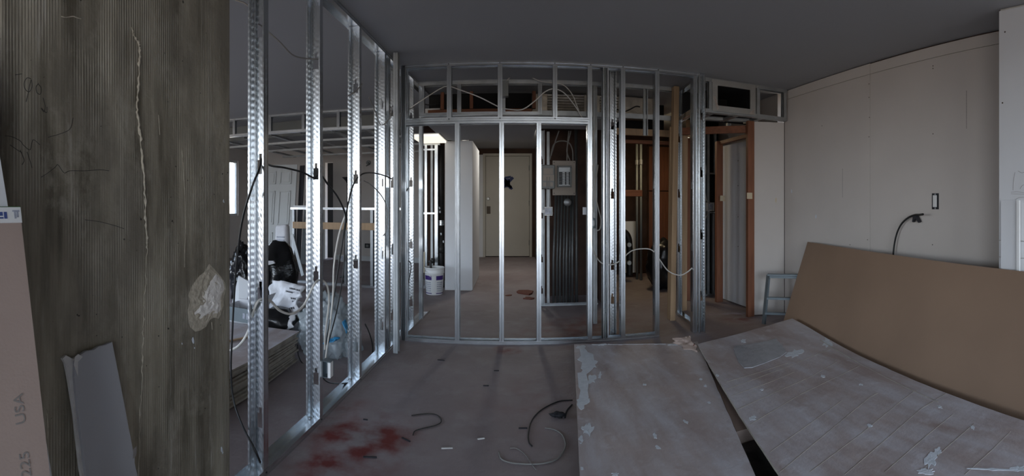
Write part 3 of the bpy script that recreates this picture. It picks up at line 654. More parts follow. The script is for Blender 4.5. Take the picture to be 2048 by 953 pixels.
for pts_ in ([(q0 + .005, 2.42), (q0 + .03, 2.43), (u0 + .012, 2.31), (u0 - .005, 2.285)], [(u1 + .0, 2.30), (u1 + .03, 2.33), (q1 - .012, 2.345), (q1 - .03, 2.28), (u1 - .02, 2.278)]):
    MB().prism([(x, fy, z) for x, z in pts_], (0, -.002, 0)).build('foil_tape', 'foil_tape', rg)
for (x, z) in ((q0 - .012, 2.57), (q1 + .006, 2.57)): MB().prism([(x, fy - .001, z), (x + .035, fy - .001, z + .03), (x, fy - .001, z + .03)], (0, -.002, 0)).build('hanger_tab', 'duct_metal', rg)

# ------------------------------------------------------------------ timber door frames
tf = thing('timber_door_frame', 'red brown timber door frame standing against the right drywall wall', 'door frame', (2.6, 5.0, 0))
lumber(tf, (2.615, 4.47, 0.0), (2.615, 4.47, 2.25), .085, .05, 'red_wood', 'jamb')
lumber(tf, (2.64, 5.33, 0.0), (2.64, 5.33, 2.12), .09, .06, 'red_wood', 'jamb')
lumber(tf, (1.98, 5.02, 2.165), (2.62, 4.52, 2.165), .04, .085, 'red_wood_flat', 'header', (0, 0, 1))
lumber(tf, (2.66, 5.31, 2.10), (2.66, 4.49, 2.10), .06, .045, 'red_wood_flat', 'header', (0, 0, 1))
for (x, y, rr_) in ((1445, 397, 5.86), (1499, 392, 5.12)):
    p = at(x, y, rr_); MB().box(p.x - .035, p.x + .035, p.y - .004, p.y, p.z - .035, p.z + .035).build('masking_tape', 'masking_tape', tf)
wbrd = MB().prism([(2.80, 4.60, .012), (2.752, 5.46, .012), (2.752, 5.46, 2.08), (2.80, 4.60, 2.08)], (.0125, 0, 0)).build('drywall_sheet', 'drywall_white')
tag(wbrd, 'upright white drywall sheet seen through the red brown door frame', 'drywall sheet')
screws(wbrd, [V(2.80 - .048 * (y - 4.60) / .86 - .0005, y, z) for y in (5.05,) for z in (.75, 1.13, 1.53, 1.85)], (-1, 0, 0), .008, 'brass_dark')
pf = thing('timber_door_frame', 'pine and red timber frame of the mechanical closet doorway', 'door frame', (1.7, 5.3, 0))
lumber(pf, (XY(1243, 5.72), 5.72, 0), (XY(1243, 5.72), 5.72, 2.16), .05, .09, 'red_wood', 'jamb')
lumber(pf, (XY(1232, 5.30), 5.30, 2.175), (XY(1345, 5.30), 5.30, 2.175), .04, .08, 'pine', 'header', (0, 0, 1))
lumber(pf, (XY(1246, 5.72), 5.72, 2.115), (XY(1350, 5.72), 5.72, 2.115), .06, .045, 'red_wood_flat', 'header', (0, 0, 1))
lumber(pf, (XY(1366, 5.1), 5.1, 0.0), (XY(1368, 5.1), 5.1, 2.13), .07, .085, 'pine', 'jamb')
lumber(pf, (XY(1378, 5.6), 5.6, 0.0), (XY(1378, 5.6), 5.6, 2.18), .09, .085, 'red_wood', 'jamb')
lumber(pf, (XY(1246, 6.8), 6.8, 1.46), (XY(1284, 6.8), 6.8, 1.46), .05, .10, 'red_wood_flat', 'blocking', (0, 0, 1))
po = lumber(None, (XY(1343, 4.72), 4.72, 0.0), (XY(1351, 4.72), 4.72, CEIL - .01), .06, .088, 'pine', 'pine_post')
tag(po, 'tall pine post reaching the ceiling beside the punched metal stud', 'post')
lumber(po, (XY(1338, 4.78), 4.78, 0.0), (XY(1342, 4.78), 4.78, 2.17), .03, .04, 'pine', 'nailer')

# ------------------------------------------------------------------ mechanical closet contents
bp_ = thing('closet_backing', 'red brown plywood panels on the back of the mechanical closet', 'panel', (2.5, 7.9, 0))
for z0, z1 in ((.35, 1.52), (1.535, 2.35)):
    o = MB().box(XY(1296, 7.9), XY(1340, 7.9), 7.9, 7.93, z0, z1).build('panel_board', 'red_wood', bp_); bevel(o, .004)
MB().box(XY(1296, 7.9), XY(1297.5, 7.9), 7.88, 7.9, .3, 2.4).build('panel_trim', 'dark_brown', bp_)
o = MB().box(XY(1246, 7.6), XY(1272, 7.6), 7.6, 7.613, onY(1260, 546, 7.6).z, onY(1260, 443, 7.6).z).build('drywall_offcut', 'drywall_white')
tag(o, 'white drywall offcut standing inside the mechanical closet behind a black pipe', 'drywall offcut')
dp = thing('drain_pipe', 'bent black drain pipe with round valves inside the mechanical closet', 'pipe', (1.75, 7.2, 0))
MB().tube(smooth_path([onY(1238, 462, 7.2), onY(1250, 466, 7.2), onY(1257, 478, 7.2), onY(1259, 500, 7.2), onY(1259, 530, 7.2), onY(1259, 552, 7.2)], 6), .055, 12).build('pipe_bend', 'cast_iron', dp, True)
for y in (490, 526):
    p = onY(1258, y, 7.12); MB().lathe(tuple(p), [(0, -.03), (.035, -.03), (.035, .02), (.02, .05)], 12, axis='y').build('valve', 'duct_metal', dp)
for px, Y_, m_, lab in ((1274, 7.4, 'panel_grey', 'thin bright steel pipe in the mechanical closet'), (1282, 7.3, 'panel_grey', 'grey steel conduit in the middle of the mechanical closet')):
    c = MB().tube([(XY(px, Y_), Y_, 0.0), (XY(px, Y_), Y_, 2.35)], .022, 10).build('conduit', m_, None, True); tag(c, lab, 'conduit')
    p = V(XY(px, Y_), Y_, 2.0); MB().lathe(tuple(p), [(.024, -.04), (.032, -.04), (.032, .04), (.024, .04)], 10).build('coupling', 'duct_metal', c)
gb = lump('garbage_bag', (XY(1327, 6.5), 6.5, .36), (.27, .26, .40), 'black_plastic', 4, None, .22, 2.2, 0.0, 4, .1)
tag(gb, 'large black garbage bag on the floor of the mechanical closet', 'garbage bag')
lw = MB().box(XY(1247, 7.0), XY(1292, 7.0), 6.2, 6.9, 2.42, 2.45).build('ceiling_glow', 'lit_tube'); MB().box(XY(1246, 7.0), XY(1293, 7.0), 6.15, 6.95, 2.4505, 2.49).build('housing', 'panel_grey', lw); tag(lw, 'warm lit strip light at the top of the mechanical closet', 'ceiling light')
lw2 = MB().box(XY(1373, 5.95), XY(1379, 5.95), 5.95, 5.98, onY(1376, 327, 5.95).z, onY(1376, 275, 5.95).z).build('wall_light', 'lit_panel'); tag(lw2, 'slim lit upright strip behind the red brown jamb', 'wall light')

# ------------------------------------------------------------------ closet studs at the right with junction box
cs = thing('closet_stud_frame', 'two dark metal studs with crosspieces in front of the black recess', 'stud wall', (2.5, 5.75, 0), kind='thing')
CY = 5.76
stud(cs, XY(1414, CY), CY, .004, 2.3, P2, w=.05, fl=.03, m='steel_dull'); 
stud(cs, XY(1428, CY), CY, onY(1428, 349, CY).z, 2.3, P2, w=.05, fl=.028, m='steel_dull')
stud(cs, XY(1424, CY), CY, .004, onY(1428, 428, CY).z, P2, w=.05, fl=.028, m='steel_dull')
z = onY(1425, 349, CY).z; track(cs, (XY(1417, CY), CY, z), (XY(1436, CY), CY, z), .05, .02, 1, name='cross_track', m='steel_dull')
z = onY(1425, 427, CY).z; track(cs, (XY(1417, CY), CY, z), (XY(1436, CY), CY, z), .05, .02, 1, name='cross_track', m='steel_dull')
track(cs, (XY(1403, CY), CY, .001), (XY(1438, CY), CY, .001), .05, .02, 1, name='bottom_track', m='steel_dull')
def elec_box(c, w, h, d, m, label, cat='electrical box', open_=True, ax='y', name='electrical_box'):
    o = MB(); x, y, z = c; t = .004
    o.box(x - w / 2, x + w / 2, y + d - t, y + d, z - h / 2, z + h / 2).box(x - w / 2, x - w / 2 + t, y, y + d - t, z - h / 2, z + h / 2).box(x + w / 2 - t, x + w / 2, y, y + d - t, z - h / 2, z + h / 2)
    o.box(x - w / 2 + t, x + w / 2 - t, y, y + d - t, z - h / 2, z - h / 2 + t).box(x - w / 2 + t, x + w / 2 - t, y, y + d - t, z + h / 2 - t, z + h / 2)
    b = o.build(name, m); tag(b, label, cat); return b
p = onY(1422, 414, CY - .06); eb = elec_box(p, .10, .12, .06, 'white_plastic', 'white outlet box on the crosspiece of the dark closet studs')
MB().box(p.x - .03, p.x + .03, p.y + .01, p.y + .02, p.z - .04, p.z + .04).build('outlet_face', 'grey_print', eb)
for k, pts_ in enumerate(([(1402, 300), (1410, 330), (1408, 370), (1413, 400), (1420, 406)], [(1404, 310), (1412, 340), (1406, 360), (1402, 385)], [(1403, 385), (1408, 395), (1416, 405)], [(1403, 441), (1410, 438), (1416, 425)])):
    cable('closet_cable', [onY(x, y, CY - .07) for x, y in pts_], .009, 'cable_grey', ['grey looped cable running down to the white outlet box', 'grey cable loop hanging left of the dark closet stud', 'short grey cable entering the outlet box from above', 'short thin cable looping below the white outlet box'][k], 'cable', 'closet cables')

# ------------------------------------------------------------------ electrical closet
EY = 5.72
ec = thing('closet_stud_frame', 'dark metal stud frame on the left of the breaker panel', 'stud wall', (.38, EY, 0), kind='thing')
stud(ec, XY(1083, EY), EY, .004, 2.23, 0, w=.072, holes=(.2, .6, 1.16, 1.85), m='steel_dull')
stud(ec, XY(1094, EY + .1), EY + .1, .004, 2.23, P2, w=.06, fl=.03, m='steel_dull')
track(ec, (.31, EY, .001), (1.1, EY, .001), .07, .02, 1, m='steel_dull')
bpn = thing('breaker_panel', 'tan breaker panel with black switches between the conduits', 'breaker panel', (.67, EY, 1.4))
a, b = onY(1105, 391, EY), onY(1151, 322, EY)
cover = MB().box(a.x, b.x, EY - .012, EY, a.z, b.z).build('cover', 'panel_tan', bpn); bevel(cover, .004)
MB().box(a.x + .02, b.x - .02, EY, EY + .1, a.z + .02, b.z - .02).build('can', 'panel_grey', bpn)
c, d = onY(1114, 375, EY), onY(1143, 332, EY)
fr = MB(); t = .022
fr.box(c.x, d.x, EY - .03, EY - .012, c.z, c.z + t).box(c.x, d.x, EY - .03, EY - .012, d.z - t, d.z).box(c.x, c.x + t, EY - .03, EY - .012, c.z + t, d.z - t).box(d.x - t, d.x, EY - .03, EY - .012, c.z + t, d.z - t)
bevel(fr.build('door_frame', 'panel_grey', bpn), .006)
MB().box(c.x + t, d.x - t, EY - .02, EY - .0125, c.z + t, d.z - t).build('dead_front', 'steel_dull', bpn)
bw = (d.x - c.x - 2 * t - .012) / 2
brk = MB().box(0, bw, -.014, 0, 0, .017).mesh('breaker'); sw = MB().box(.02, .05, -.022, -.014, .004, .013).mesh('switch'); brk.materials.append(M['ink']); sw.materials.append(M['steel_dull'])
for r_ in range(8):
    for k in range(2):
        l = (c.x + t + .003 + k * (bw + .006), EY - .02, c.z + t + .012 + r_ * .0205)
        bo = put('breaker', brk, None, bpn, l); put('switch_lever', sw, None, bo, (l[0] + (.02 if k == 0 else 0), l[1], l[2]))
for x, z in ((a.x + .02, a.z + .025), (b.x - .02, a.z + .025), (a.x + .02, b.z - .025), (b.x - .02, b.z - .025)): screws(bpn, [V(x, EY - .0122, z)], (0, -1, 0), .006, 'ink')
mbx = thing('meter_box', 'grey meter box with pale cover plates left of the breaker panel', 'meter box', (.45, EY - .1, 1.4))
a, b = onY(1081, 378, EY - .12), onY(1110, 330, EY - .12)
bevel(MB().box(a.x, b.x, EY - .12, EY - .02, a.z, b.z).build('case', 'panel_grey', mbx), .01)
for (x0, y0, x1, y1) in ((1087, 337, 1106, 349), (1086, 350, 1108, 362), (1086, 365, 1095, 373), (1097, 365, 1106, 373)):
    u, v = onY(x0, y1, EY - .125), onY(x1, y0, EY - .125); MB().box(u.x, v.x, EY - .127, EY - .12, u.z, v.z).build('cover_plate', 'panel_tan', mbx)
for i, (xt, xb_) in enumerate(((1112, 1107), (1118, 1114), (1124, 1120), (1130, 1127), (1136, 1133), (1142, 1139), (1146, 1145), (1152, 1153))):
    Y_ = EY + .08 + .02 * (i % 2)
    top = 390 if i < 7 else 258
    o = MB().tube([onY(xt, top, Y_), onY(xb_, 520, Y_), (XY(xb_, Y_), Y_, 0.0)], .0165 if i < 7 else .02, 10).build('conduit', 'conduit_dark', None, True)
    tag(o, [ORD[min(i, 6)] + ' grey conduit from the left in the row below the breaker panel', 'tall grey conduit passing right of the breaker panel'][i == 7], 'conduit', 'conduits below the breaker panel')
p = onY(1135, 405, EY + .02); jx = MB().lathe(tuple(p), [(0, -.03), (.045, -.03), (.05, -.02), (.05, .03), (0, .03)], 16, axis='y').build('round_box', 'steel_dull', None, True); tag(jx, 'round metal box just below the breaker panel', 'electrical box')
for k, pts_ in enumerate(([(1100, 320), (1105, 295), (1112, 285), (1125, 282), (1138, 286), (1145, 300), (1146, 322)], [(1102, 312), (1110, 285), (1118, 262)], [(1134, 322), (1135, 290), (1138, 262)], [(1140, 322), (1134, 300), (1142, 262)])):
    cable('panel_cable', [onY(x, y, EY + .03) for x, y in pts_], .008, 'cable_grey', ['grey cable arching over the top of the breaker panel', 'slanting grey cable rising left above the breaker panel', 'straight grey cable rising from the top of the breaker panel', 'bent grey cable rising right of the straight panel cable'][k], 'cable', 'cables above the breaker panel')
p = onY(1097, 423, FY - .03); eb = elec_box(p, .074, .08, .05, 'white_plastic', 'bright white switch box bracketed to the metal stud below the meter box')
MB().box(XY(1073, FY) + .002, p.x - .037, p.y + .01, p.y + .03, p.z - .014, p.z + .014).build('bracket', 'white_plastic', eb)
MB().box(p.x - .03, p.x + .03, p.y + .012, p.y + .022, p.z - .028, p.z + .028).build('switch_body', 'grey_print', eb)
for k in (-.02, .02): MB().tube([(p.x + k, p.y + .03, p.z + .038), (p.x + k * .6, p.y + .03, p.z + .32)], .005, 6).build('lead', 'cable_grey', eb)
o = MB().box(XY(1167, FY), XY(1176, FY), FY + .047, FY + .049, onY(1170, 430, FY).z, onY(1170, 415, FY).z).build('paper_tag', 'paper_white'); tag(o, 'small white paper tag in front of the electrical closet', 'paper tag')
p = onY(1186, 447, SY - .08); sb = elec_box(p, .062, .11, .05, 'ladder_metal', 'blue grey metal switch box on the stud right of the electrical closet')
MB().box(p.x - .02, p.x + .02, p.y + .012, p.y + .02, p.z - .03, p.z + .03).build('ground_plate', 'steel_dull', sb)

# ------------------------------------------------------------------ plumbing wall left of the hallway
pw = thing('plumbing_wall_frame', 'narrow metal stud frame beside the black soil stack', 'stud wall', (-1.2, 6.75, 0), kind='thing')
PY = 6.78
for px, m_, f in ((850, 'steel', .035), (862, 'steel_dull', .03), (870, 'steel', .045)): stud(pw, XY(px, PY), PY, .004, 2.22, P2, w=.064, fl=f, m=m_, holes=(.6, 1.2, 1.8))
track(pw, (XY(842, PY), PY, 2.222), (XY(880, PY), PY, 2.222), .066, .03, -1, name='top_track'); track(pw, (XY(842, PY), PY, .001), (XY(876, PY), PY, .001), .066, .03, 1)
for y in (300, 427): 
    z = onY(860, y, PY).z; MB().box(XY(846, PY), XY(874, PY), PY - .04, PY - .036, z - .012, z + .012).build('strap', 'steel', pw)
tag(MB().box(XY(840, 7.5), -1.02, 7.5, 7.56, 0, 2.62).build('dark_board', 'dark_brown'), 'dark board behind the black soil stack', 'board')
ss = thing('soil_stack', 'black cast iron soil stack with a steel clamp above the bucket', 'pipe', (-1.07, 6.82, 0))
SX, SYp, SR = XY(881, 6.9), 6.9, .055
MB().tube([(SX, SYp, 0), (SX, SYp, 1.0)], SR + .004, 16).tube([(SX, SYp, 1.0), (SX, SYp, 2.2)], SR, 16).build('pipe_body', 'cast_iron', ss, True)
MB().lathe((SX, SYp, onY(881, 500, SYp).z), [(SR, -.05), (SR + .018, -.04), (SR + .018, .03), (SR + .006, .06)], 16).build('hub', 'cast_iron', ss, True)
z = onY(881, 446, SYp).z
for k in range(4): MB().lathe((SX, SYp, z - .03 + k * .02), [(SR, -.007), (SR + .007, -.007), (SR + .007, .007), (SR, .007)], 16).build('clamp_band', 'steel', ss)
for (x, y) in ((879, 416), (880, 424), (873, 487), (887, 484), (882, 468)):
    p = onY(x, y, SYp - .06); MB().prism([V(p.x + u, SYp - SR - .006, p.z + v) for u, v in blob_poly((0, 0), .012, .02, 7, R, .3)], (0, .004, 0)).build('paint_drip', 'compound', ss)
MB().tube([onY(856, 524, 6.6), onY(866, 523, 6.6)], .022, 8).tube([onY(866, 527, 6.6), onY(866, 517, 6.6)], .03, 8).build('valve', 'cast_iron', ss, True)
bd = MB().box(XY(842, 6.72), XY(849, 6.72), 6.722, 6.746, onY(845, 546, 6.72).z, onY(845, 507, 6.55).z).build('wood_scrap', 'masking_tape'); tag(bd, 'pale upright wood scrap left of the bucket', 'wood scrap')
lp = MB().box(XY(842, 6.6), XY(892, 6.6), 5.9, 6.62, 2.20, 2.225).build('ceiling_glow', 'lit_panel'); MB().box(XY(840, 6.6), XY(894, 6.6), 5.86, 6.64, 2.2255, 2.2345).build('housing', 'white_plastic', lp); tag(lp, 'flat cream glowing panel above the black soil stack', 'ceiling light')  # bright cream patch drawn as an emissive panel, glow set in its material
# bucket
BK = onZ(869, 588); BK = V(BK.x, BK.y, 0)
bk = thing('bucket', 'white plastic bucket with purple print beside the white wall end', 'bucket', BK)
body = MB().lathe(BK, [(0, .004), (.118, .0), (.122, .006), (.134, .30), (.140, .305), (.140, .318), (.135, .322), (.137, .37), (.143, .372), (.143, .386), (.136, .386), (.131, .37), (.118, .03), (0, .02)], 32).build('body', 'white_plastic', bk, True)
for z0, z1, m_ in ((.215, .275, 'purple_print'), (.02, .032, 'purple_print'), (.09, .20, 'grey_print'), (.05, .08, 'grey_print')):
    for t0, t1 in ((-2.85, -1.72), (-1.22, -.2)):
        mb = MB(); n = 10; vs = []
        for k in range(n + 1):
            t = t0 + (t1 - t0) * k / n
            for z in (z0, z1): rr_ = .1228 + (.134 - .122) * z / .3; vs.append((BK.x + rr_ * math.cos(t), BK.y + rr_ * math.sin(t), z))
        if m_ == 'grey_print': 
            for r0 in range(4):
                za = z0 + (z1 - z0) * r0 / 4; zb_ = za + (z1 - z0) / 9; v2 = []
                for k in range(n + 1):
                    t = t0 + (t1 - t0) * (.08 + .84 * k / n)
                    for z in (za, zb_): rr_ = .1228 + .012 * z / .3; v2.append((BK.x + rr_ * math.cos(t), BK.y + rr_ * math.sin(t), z))
                mb.add(v2, [(2 * k, 2 * k + 2, 2 * k + 3, 2 * k + 1) for k in range(n)])
        else: mb.add(vs, [(2 * k, 2 * k + 2, 2 * k + 3, 2 * k + 1) for k in range(n)])
        mb.build('printed_band', m_, bk)
MB().tube(smooth_path([(BK.x - .142, BK.y - .02, .345), (BK.x - .10, BK.y - .125, .33), (BK.x - .01, BK.y - .165, .265), (BK.x + .09, BK.y - .13, .33), (BK.x + .142, BK.y - .02, .345)], 6), .003, 6).build('handle', 'white_plastic', bk, True)
tag(MB().tube([(BK.x - .05, BK.y, .03), (BK.x - .062, BK.y + .03, .47)], .018, 8).build('mixing_stick', 'cast_iron'), 'dark stick standing in the white bucket', 'stick')
# hallway debris
for k, (x, y, s) in enumerate(((1052, 587, .15), (1058, 598, .07), (1017, 592, .05))):
    p = onZ(x, y); o = MB().prism([V(p.x + u, p.y + v, .001) for u, v in blob_poly((0, 0), s, s * .8, 9, R, .4)], (0, 0, .02 - k * .006)).build('cardboard_scrap', 'debris_red')
    tag(o, ['largest brown scrap on the hallway floor', 'small brown scrap beside the largest hallway scrap', 'dark flat scrap alone in the hallway'][k], 'scrap')

# ------------------------------------------------------------------ white cables strung through the far stud wall
CY2 = FY
cable('house_cable', [onY(x, y, Y) for x, y, Y in ((818, 218, 4.66), (845, 200, 4.4), (880, 178, FY + .1), (897, 173, FY), (920, 180, FY + .03), (960, 195, FY), (998, 214, FY), (1020, 219, FY), (1045, 219, FY), (1070, 202, FY), (1090, 184, FY), (1108, 178, FY), (1128, 186, FY + .05), (1150, 212, FY + .08), (1168, 242, FY + .1))], .0055, 'cable_white', 'long white cable waving through the upper studs above the header')
cable('house_cable', [onY(x, y, 4.72) for x, y in ((1012, 168), (1017, 158), (1030, 150), (1048, 149), (1065, 156), (1082, 163), (1105, 166), (1128, 171), (1145, 190), (1155, 215), (1166, 240))], .006, 'cable_white', 'white cable arching from the junction box over the bulkhead track')
cable('house_cable', [onY(x, y, Y) for x, y, Y in ((1192, 250, 4.7), (1182, 300, 4.68), (1188, 350, 4.66), (1181, 400, 4.6), (1185, 425, 4.6), (1181, 470, 4.5), (1184, 495, 4.4), (1200, 524, FY), (1222, 530, FY), (1240, 522, FY), (1262, 503, FY), (1285, 498, FY), (1304, 501, FY), (1318, 518, FY), (1336, 542, FY), (1358, 551, FY), (1374, 545, FY), (1388, 533, FY))], .006, 'cable_white', 'white cable sagging in waves across the lower closet studs')
cable('house_cable', [onY(x, y, Y) for x, y, Y in ((1196, 330, 4.7), (1190, 380, 4.66), (1196, 415, 4.62), (1202, 440, 4.6), (1200, 458, 4.6), (1194, 462, 4.6))], .006, 'cable_white', 'white cable end curling beside the blue grey switch box')
cable('house_cable', [onY(x, y, Y) for x, y, Y in ((1186, 260, 4.7), (1190, 310, 4.7), (1184, 360, 4.68), (1188, 400, 4.66), (1184, 436, 4.66))], .006, 'cable_white', 'white cable dropping straight into the blue grey switch box')
cable('house_cable', [onY(x, y, 5.05) for x, y in ((1354, 392), (1357, 420), (1358, 450), (1356, 480))], .006, 'cable_grey', 'grey cable hanging down the punched stud between pine posts')
cable('armoured_cable', [onY(x, y, 5.285) for x, y in ((1228, 217), (1240, 221), (1250, 223), (1262, 218), (1272, 213), (1280, 214))], .007, 'cable_black', 'dark cable snaking in front of the foil duct')
cable('armoured_cable', [onY(x, y, 5.29) for x, y in ((848, 208), (856, 210), (868, 210), (880, 208))], .006, 'cable_black', 'short black cable in front of the pale insulation block')

# ------------------------------------------------------------------ left stud wall: cables and boxes
def ls(x, y, Y): return onY(x, y, Y)
S1, S2, S3, S4 = 1.85, 2.455, 3.11, 3.71
cable('power_cable', [ls(523, 318, S1 + .02), ls(519, 338, S1 - .05), ls(505, 372, S1 - .09), ls(485, 440, S1 - .06), ls(474, 520, S1 - .02), ls(468, 600, S1), ls(464, 680, S1), ls(462, 740, S1), ls(467, 800, S1), ls(484, 850, S1 - .03), ls(507, 895, S1 - .08), ls(521, 926, S1 - .06)], .0055, 'cable_black', 'black cable hanging in a long loop from the nearest metal stud')
cable('power_cable', [ls(523, 316, S1 + .02), ls(540, 331, S1 + .2), ls(570, 336, S1 + .35), ls(605, 345, S1 + .5), ls(628, 356, S2 - .03), ls(641, 350, S2 + .02), ls(655, 368, S2 + .1), ls(674, 392, S2 + .25), ls(688, 420, S2 + .36), ls(692, 436, S2 + .4)], .006, 'cable_black', 'black cable threaded through the upper holes of the two nearest studs')
cable('power_cable', [ls(783, 358, S4), ls(770, 352, S4 - .1), ls(745, 346, S4 - .35), ls(722, 350, S3), ls(706, 372, S3 - .05), ls(696, 410, S3 - .15), ls(691, 440, S3 - .2), ls(684, 490, S3 - .2), ls(673, 560, S3 - .2), ls(660, 640, S3 - .25), ls(652, 690, S3 - .25)], .006, 'cable_black', 'black cable dropping from the third stud down behind the second')
cable('power_cable', [ls(694, 420, S3 - .16), ls(690, 470, S3 - .2), ls(687, 540, S3 - .2), ls(676, 610, S3 - .2), ls(664, 660, S3 - .2), ls(652, 704, S3 - .2), ls(649, 735, S3 - .2)], .0055, 'cable_black', 'second black cable hanging between the second and third studs')
cable('house_cable', [ls(461, 702, S1 + .05), ls(480, 690, S1 + .05), ls(497, 662, S1 + .04), ls(508, 620, S1), ls(520, 600, S1 + .01), ls(540, 602, S1 + .1), ls(560, 622, S1 + .2), ls(585, 628, S1 + .32), ls(608, 610, S1 + .45), ls(628, 570, S2 - .1), ls(641, 560, S2 + .02), ls(654, 572, S2 + .1), ls(658, 600, S2 + .15), ls(654, 640, S2 + .15), ls(650, 675, S2 + .15), ls(650, 700, S2 + .15)], .0065, 'cable_white', 'thick white cable threaded low through the two nearest studs')
cable('house_cable', [ls(690, 432, S3 - .2), ls(678, 470, S3 - .22), ls(668, 530, S3 - .25), ls(666, 590, S3 - .25), ls(660, 650, S3 - .25), ls(651, 720, S3 - .25)], .0065, 'cable_white', 'white cable falling beside the black cables past the second stud')
cable('house_cable', [ls(470, 0, S1 + .2), ls(492, 8, S1 + .1), ls(505, 24, S1 + .05), ls(511, 42, S1 + .03), ls(530, 58, S1 + .1), ls(560, 85, S1 + .2), ls(585, 110, S1 + .35), ls(610, 117, S2 - .1), ls(641, 119, S2 + .02)], .0045, 'cable_grey', 'thin pale cable near the ceiling between the two nearest studs')
cable('house_cable', [ls(724, 168, S3 + .02), ls(712, 182, S3 - .1), ls(696, 192, S3 - .2)], .0045, 'cable_grey', 'short pale cable end at the top hole of the third stud')
cable('house_cable', [ls(738, 195, S3 + .1), ls(750, 222, S3 + .3), ls(762, 250, S3 + .5), ls(778, 238, S4 - .05), ls(783, 220, S4), ls(779, 208, S4 - .02)], .0045, 'cable_grey', 'pale cable looped at the top of the fourth stud')
cable('house_cable', [ls(728, 362, S3), ls(742, 370, S3 + .2), ls(760, 388, S4 - .2), ls(772, 410, S4 - .06), ls(775, 440, S4 - .06), ls(771, 465, S4 - .05), ls(766, 472, S4 - .05)], .0045, 'cable_grey', 'pale cable curling down the face of the fourth stud')
cable('power_cable', [ls(730, 648, 3.9), ls(738, 665, 3.9), ls(745, 690, 3.85), ls(744, 712, 3.7), ls(733, 730, 3.55), ls(716, 745, 3.35)], .006, 'cable_black', 'black cable end with a frayed tip by the foot of the fourth stud')
cable('power_cable', [ls(595, 690, 3.3), ls(597, 712, 3.3), ls(606, 728, 3.28), ls(625, 735, 3.2), ls(640, 750, 2.7), ls(656, 765, 2.75), ls(680, 768, 2.95), ls(702, 766, 3.1)], .005, 'cable_black', 'black cable on the floor joining the low outlet box')
cable('power_cable', [ls(817, 375, 4.2), ls(810, 390, 4.2), ls(806, 420, 4.15)], .005, 'cable_black', 'short dark cable at the corner stud')
cable('power_cable', [ls(812, 518, 4.3), ls(822, 530, 4.3), ls(818, 560, 4.3), ls(810, 590, 4.3), ls(811, 605, 4.3)], .006, 'cable_black', 'short black cable hanging at the lobby corner studs')
p = V(lx(2.45) + .0, 2.49, .30)
ob = elec_box((p.x + .055, p.y - .0, p.z), .055, .10, .06, 'ladder_metal', 'small grey outlet box low on the second metal stud')
MB().box(p.x + .068, p.x + .086, p.y - .004, p.y + .04, p.z - .045, p.z + .045).build('outlet_face', 'white_plastic', ob)

# ------------------------------------------------------------------ left room: rear bulkhead, half wall, lamp, door
LBY = 5.85
lb = thing('bulkhead_frame', 'long metal bulkhead frame under the ceiling of the far left room', 'bulkhead frame', (-3.2, LBY, 2.33), kind='thing')
lz = 2.335
track(lb, (-4.7, LBY - .2, CEIL - .001), (-1.6, LBY + .1, CEIL - .001), .064, .035, -1, name='top_track', m='steel')
track(lb, (-4.7, LBY - .2, lz), (-1.6, LBY + .1, lz), .064, .04, 1, name='bottom_track', m='steel')
for px in (474, 508, 541, 604, 671, 743, 785):
    X_ = XY(px, LBY - .05); Y_ = LBY - .2 + .3 * (X_ + 4.7) / 3.1; stud(lb, X_, Y_, lz + .004, CEIL - .006, P2, w=.06, m='steel')
for k in range(6): track(lb, (-4.5 + k * .5, LBY + .1, lz - .002), (-4.5 + k * .5 - .2, 9.0, lz - .002), .05, .03, 1, name='joist', m='steel_dull')
for Y_ in (6.6, 7.5, 8.6): track(lb, (-4.8, Y_, lz - .035), (-1.5, Y_, lz - .035), .05, .03, 1, name='cross_track', m='steel_dull')
MB().box(-4.8, -1.5, 6.30, 6.313, lz + .03, CEIL - .01).build('backing_board', 'panel_grey', lb)
hw = thing('half_wall_frame', 'low metal frame with a wooden rail in the far left room', 'half wall', (-2.7, 6.6, 0), kind='thing')
HY = 6.6; hx0, hx1 = XY(583, HY), XY(783, HY); ht = 1.235
track(hw, (hx0, HY, ht), (hx1 + .2, HY, ht), .08, .035, -1, name='top_track'); track(hw, (hx0, HY, .001), (hx1, HY, .001), .08, .03, 1)
for px in (586, 640, 690, 742, 780): stud(hw, XY(px, HY), HY, .004, ht - .004, P2, w=.07, m='steel_dull')
lumber(hw, (XY(589, HY), HY - .06, .945), (XY(781, HY), HY - .06, .945), .02, .11, 'red_wood_flat', 'rail', (0, 0, 1)).data.materials[0] = M['pine']
MB().bar(onY(584, 470, HY - .15), onY(606, 552, HY - .4), .05, .02, (0, 1, 0)).build('brace', 'door_white', hw)
MB().box(XY(588, HY), XY(636, HY), HY - .02, HY + .05, ht + .001, ht + .03).build('cap_board', 'drywall_white', hw)
tl = thing('floor_lamp', 'black torchiere floor lamp behind the low metal frame', 'floor lamp', (XY(695, 7.4), 7.4, 0))
TX = XY(695, 7.4)
MB().lathe((TX, 7.4, 0), [(0, 0), (.14, 0), (.14, .015), (.03, .03), (0, .03)], 20).build('base', 'cable_black', tl, True)
MB().tube([(TX, 7.4, .02), (TX, 7.4, 1.70)], .012, 8).build('pole', 'cable_black', tl, True)
MB().lathe((TX, 7.4, 1.66), [(0, 0), (.02, 0), (.03, .03), (.09, .09), (.10, .10), (.09, .095), (.02, .04)], 18).build('lamp_shade', 'cable_black', tl, True)
o = MB().box(XY(690, 7.0), XY(694, 7.0), 7.0, 7.04, .02, 1.2).box(XY(686, 7.0), XY(698, 7.0), 6.9, 7.1, 0, .02).build('tool_stand', 'cable_black'); tag(o, 'black upright stand in front of the floor lamp', 'stand')
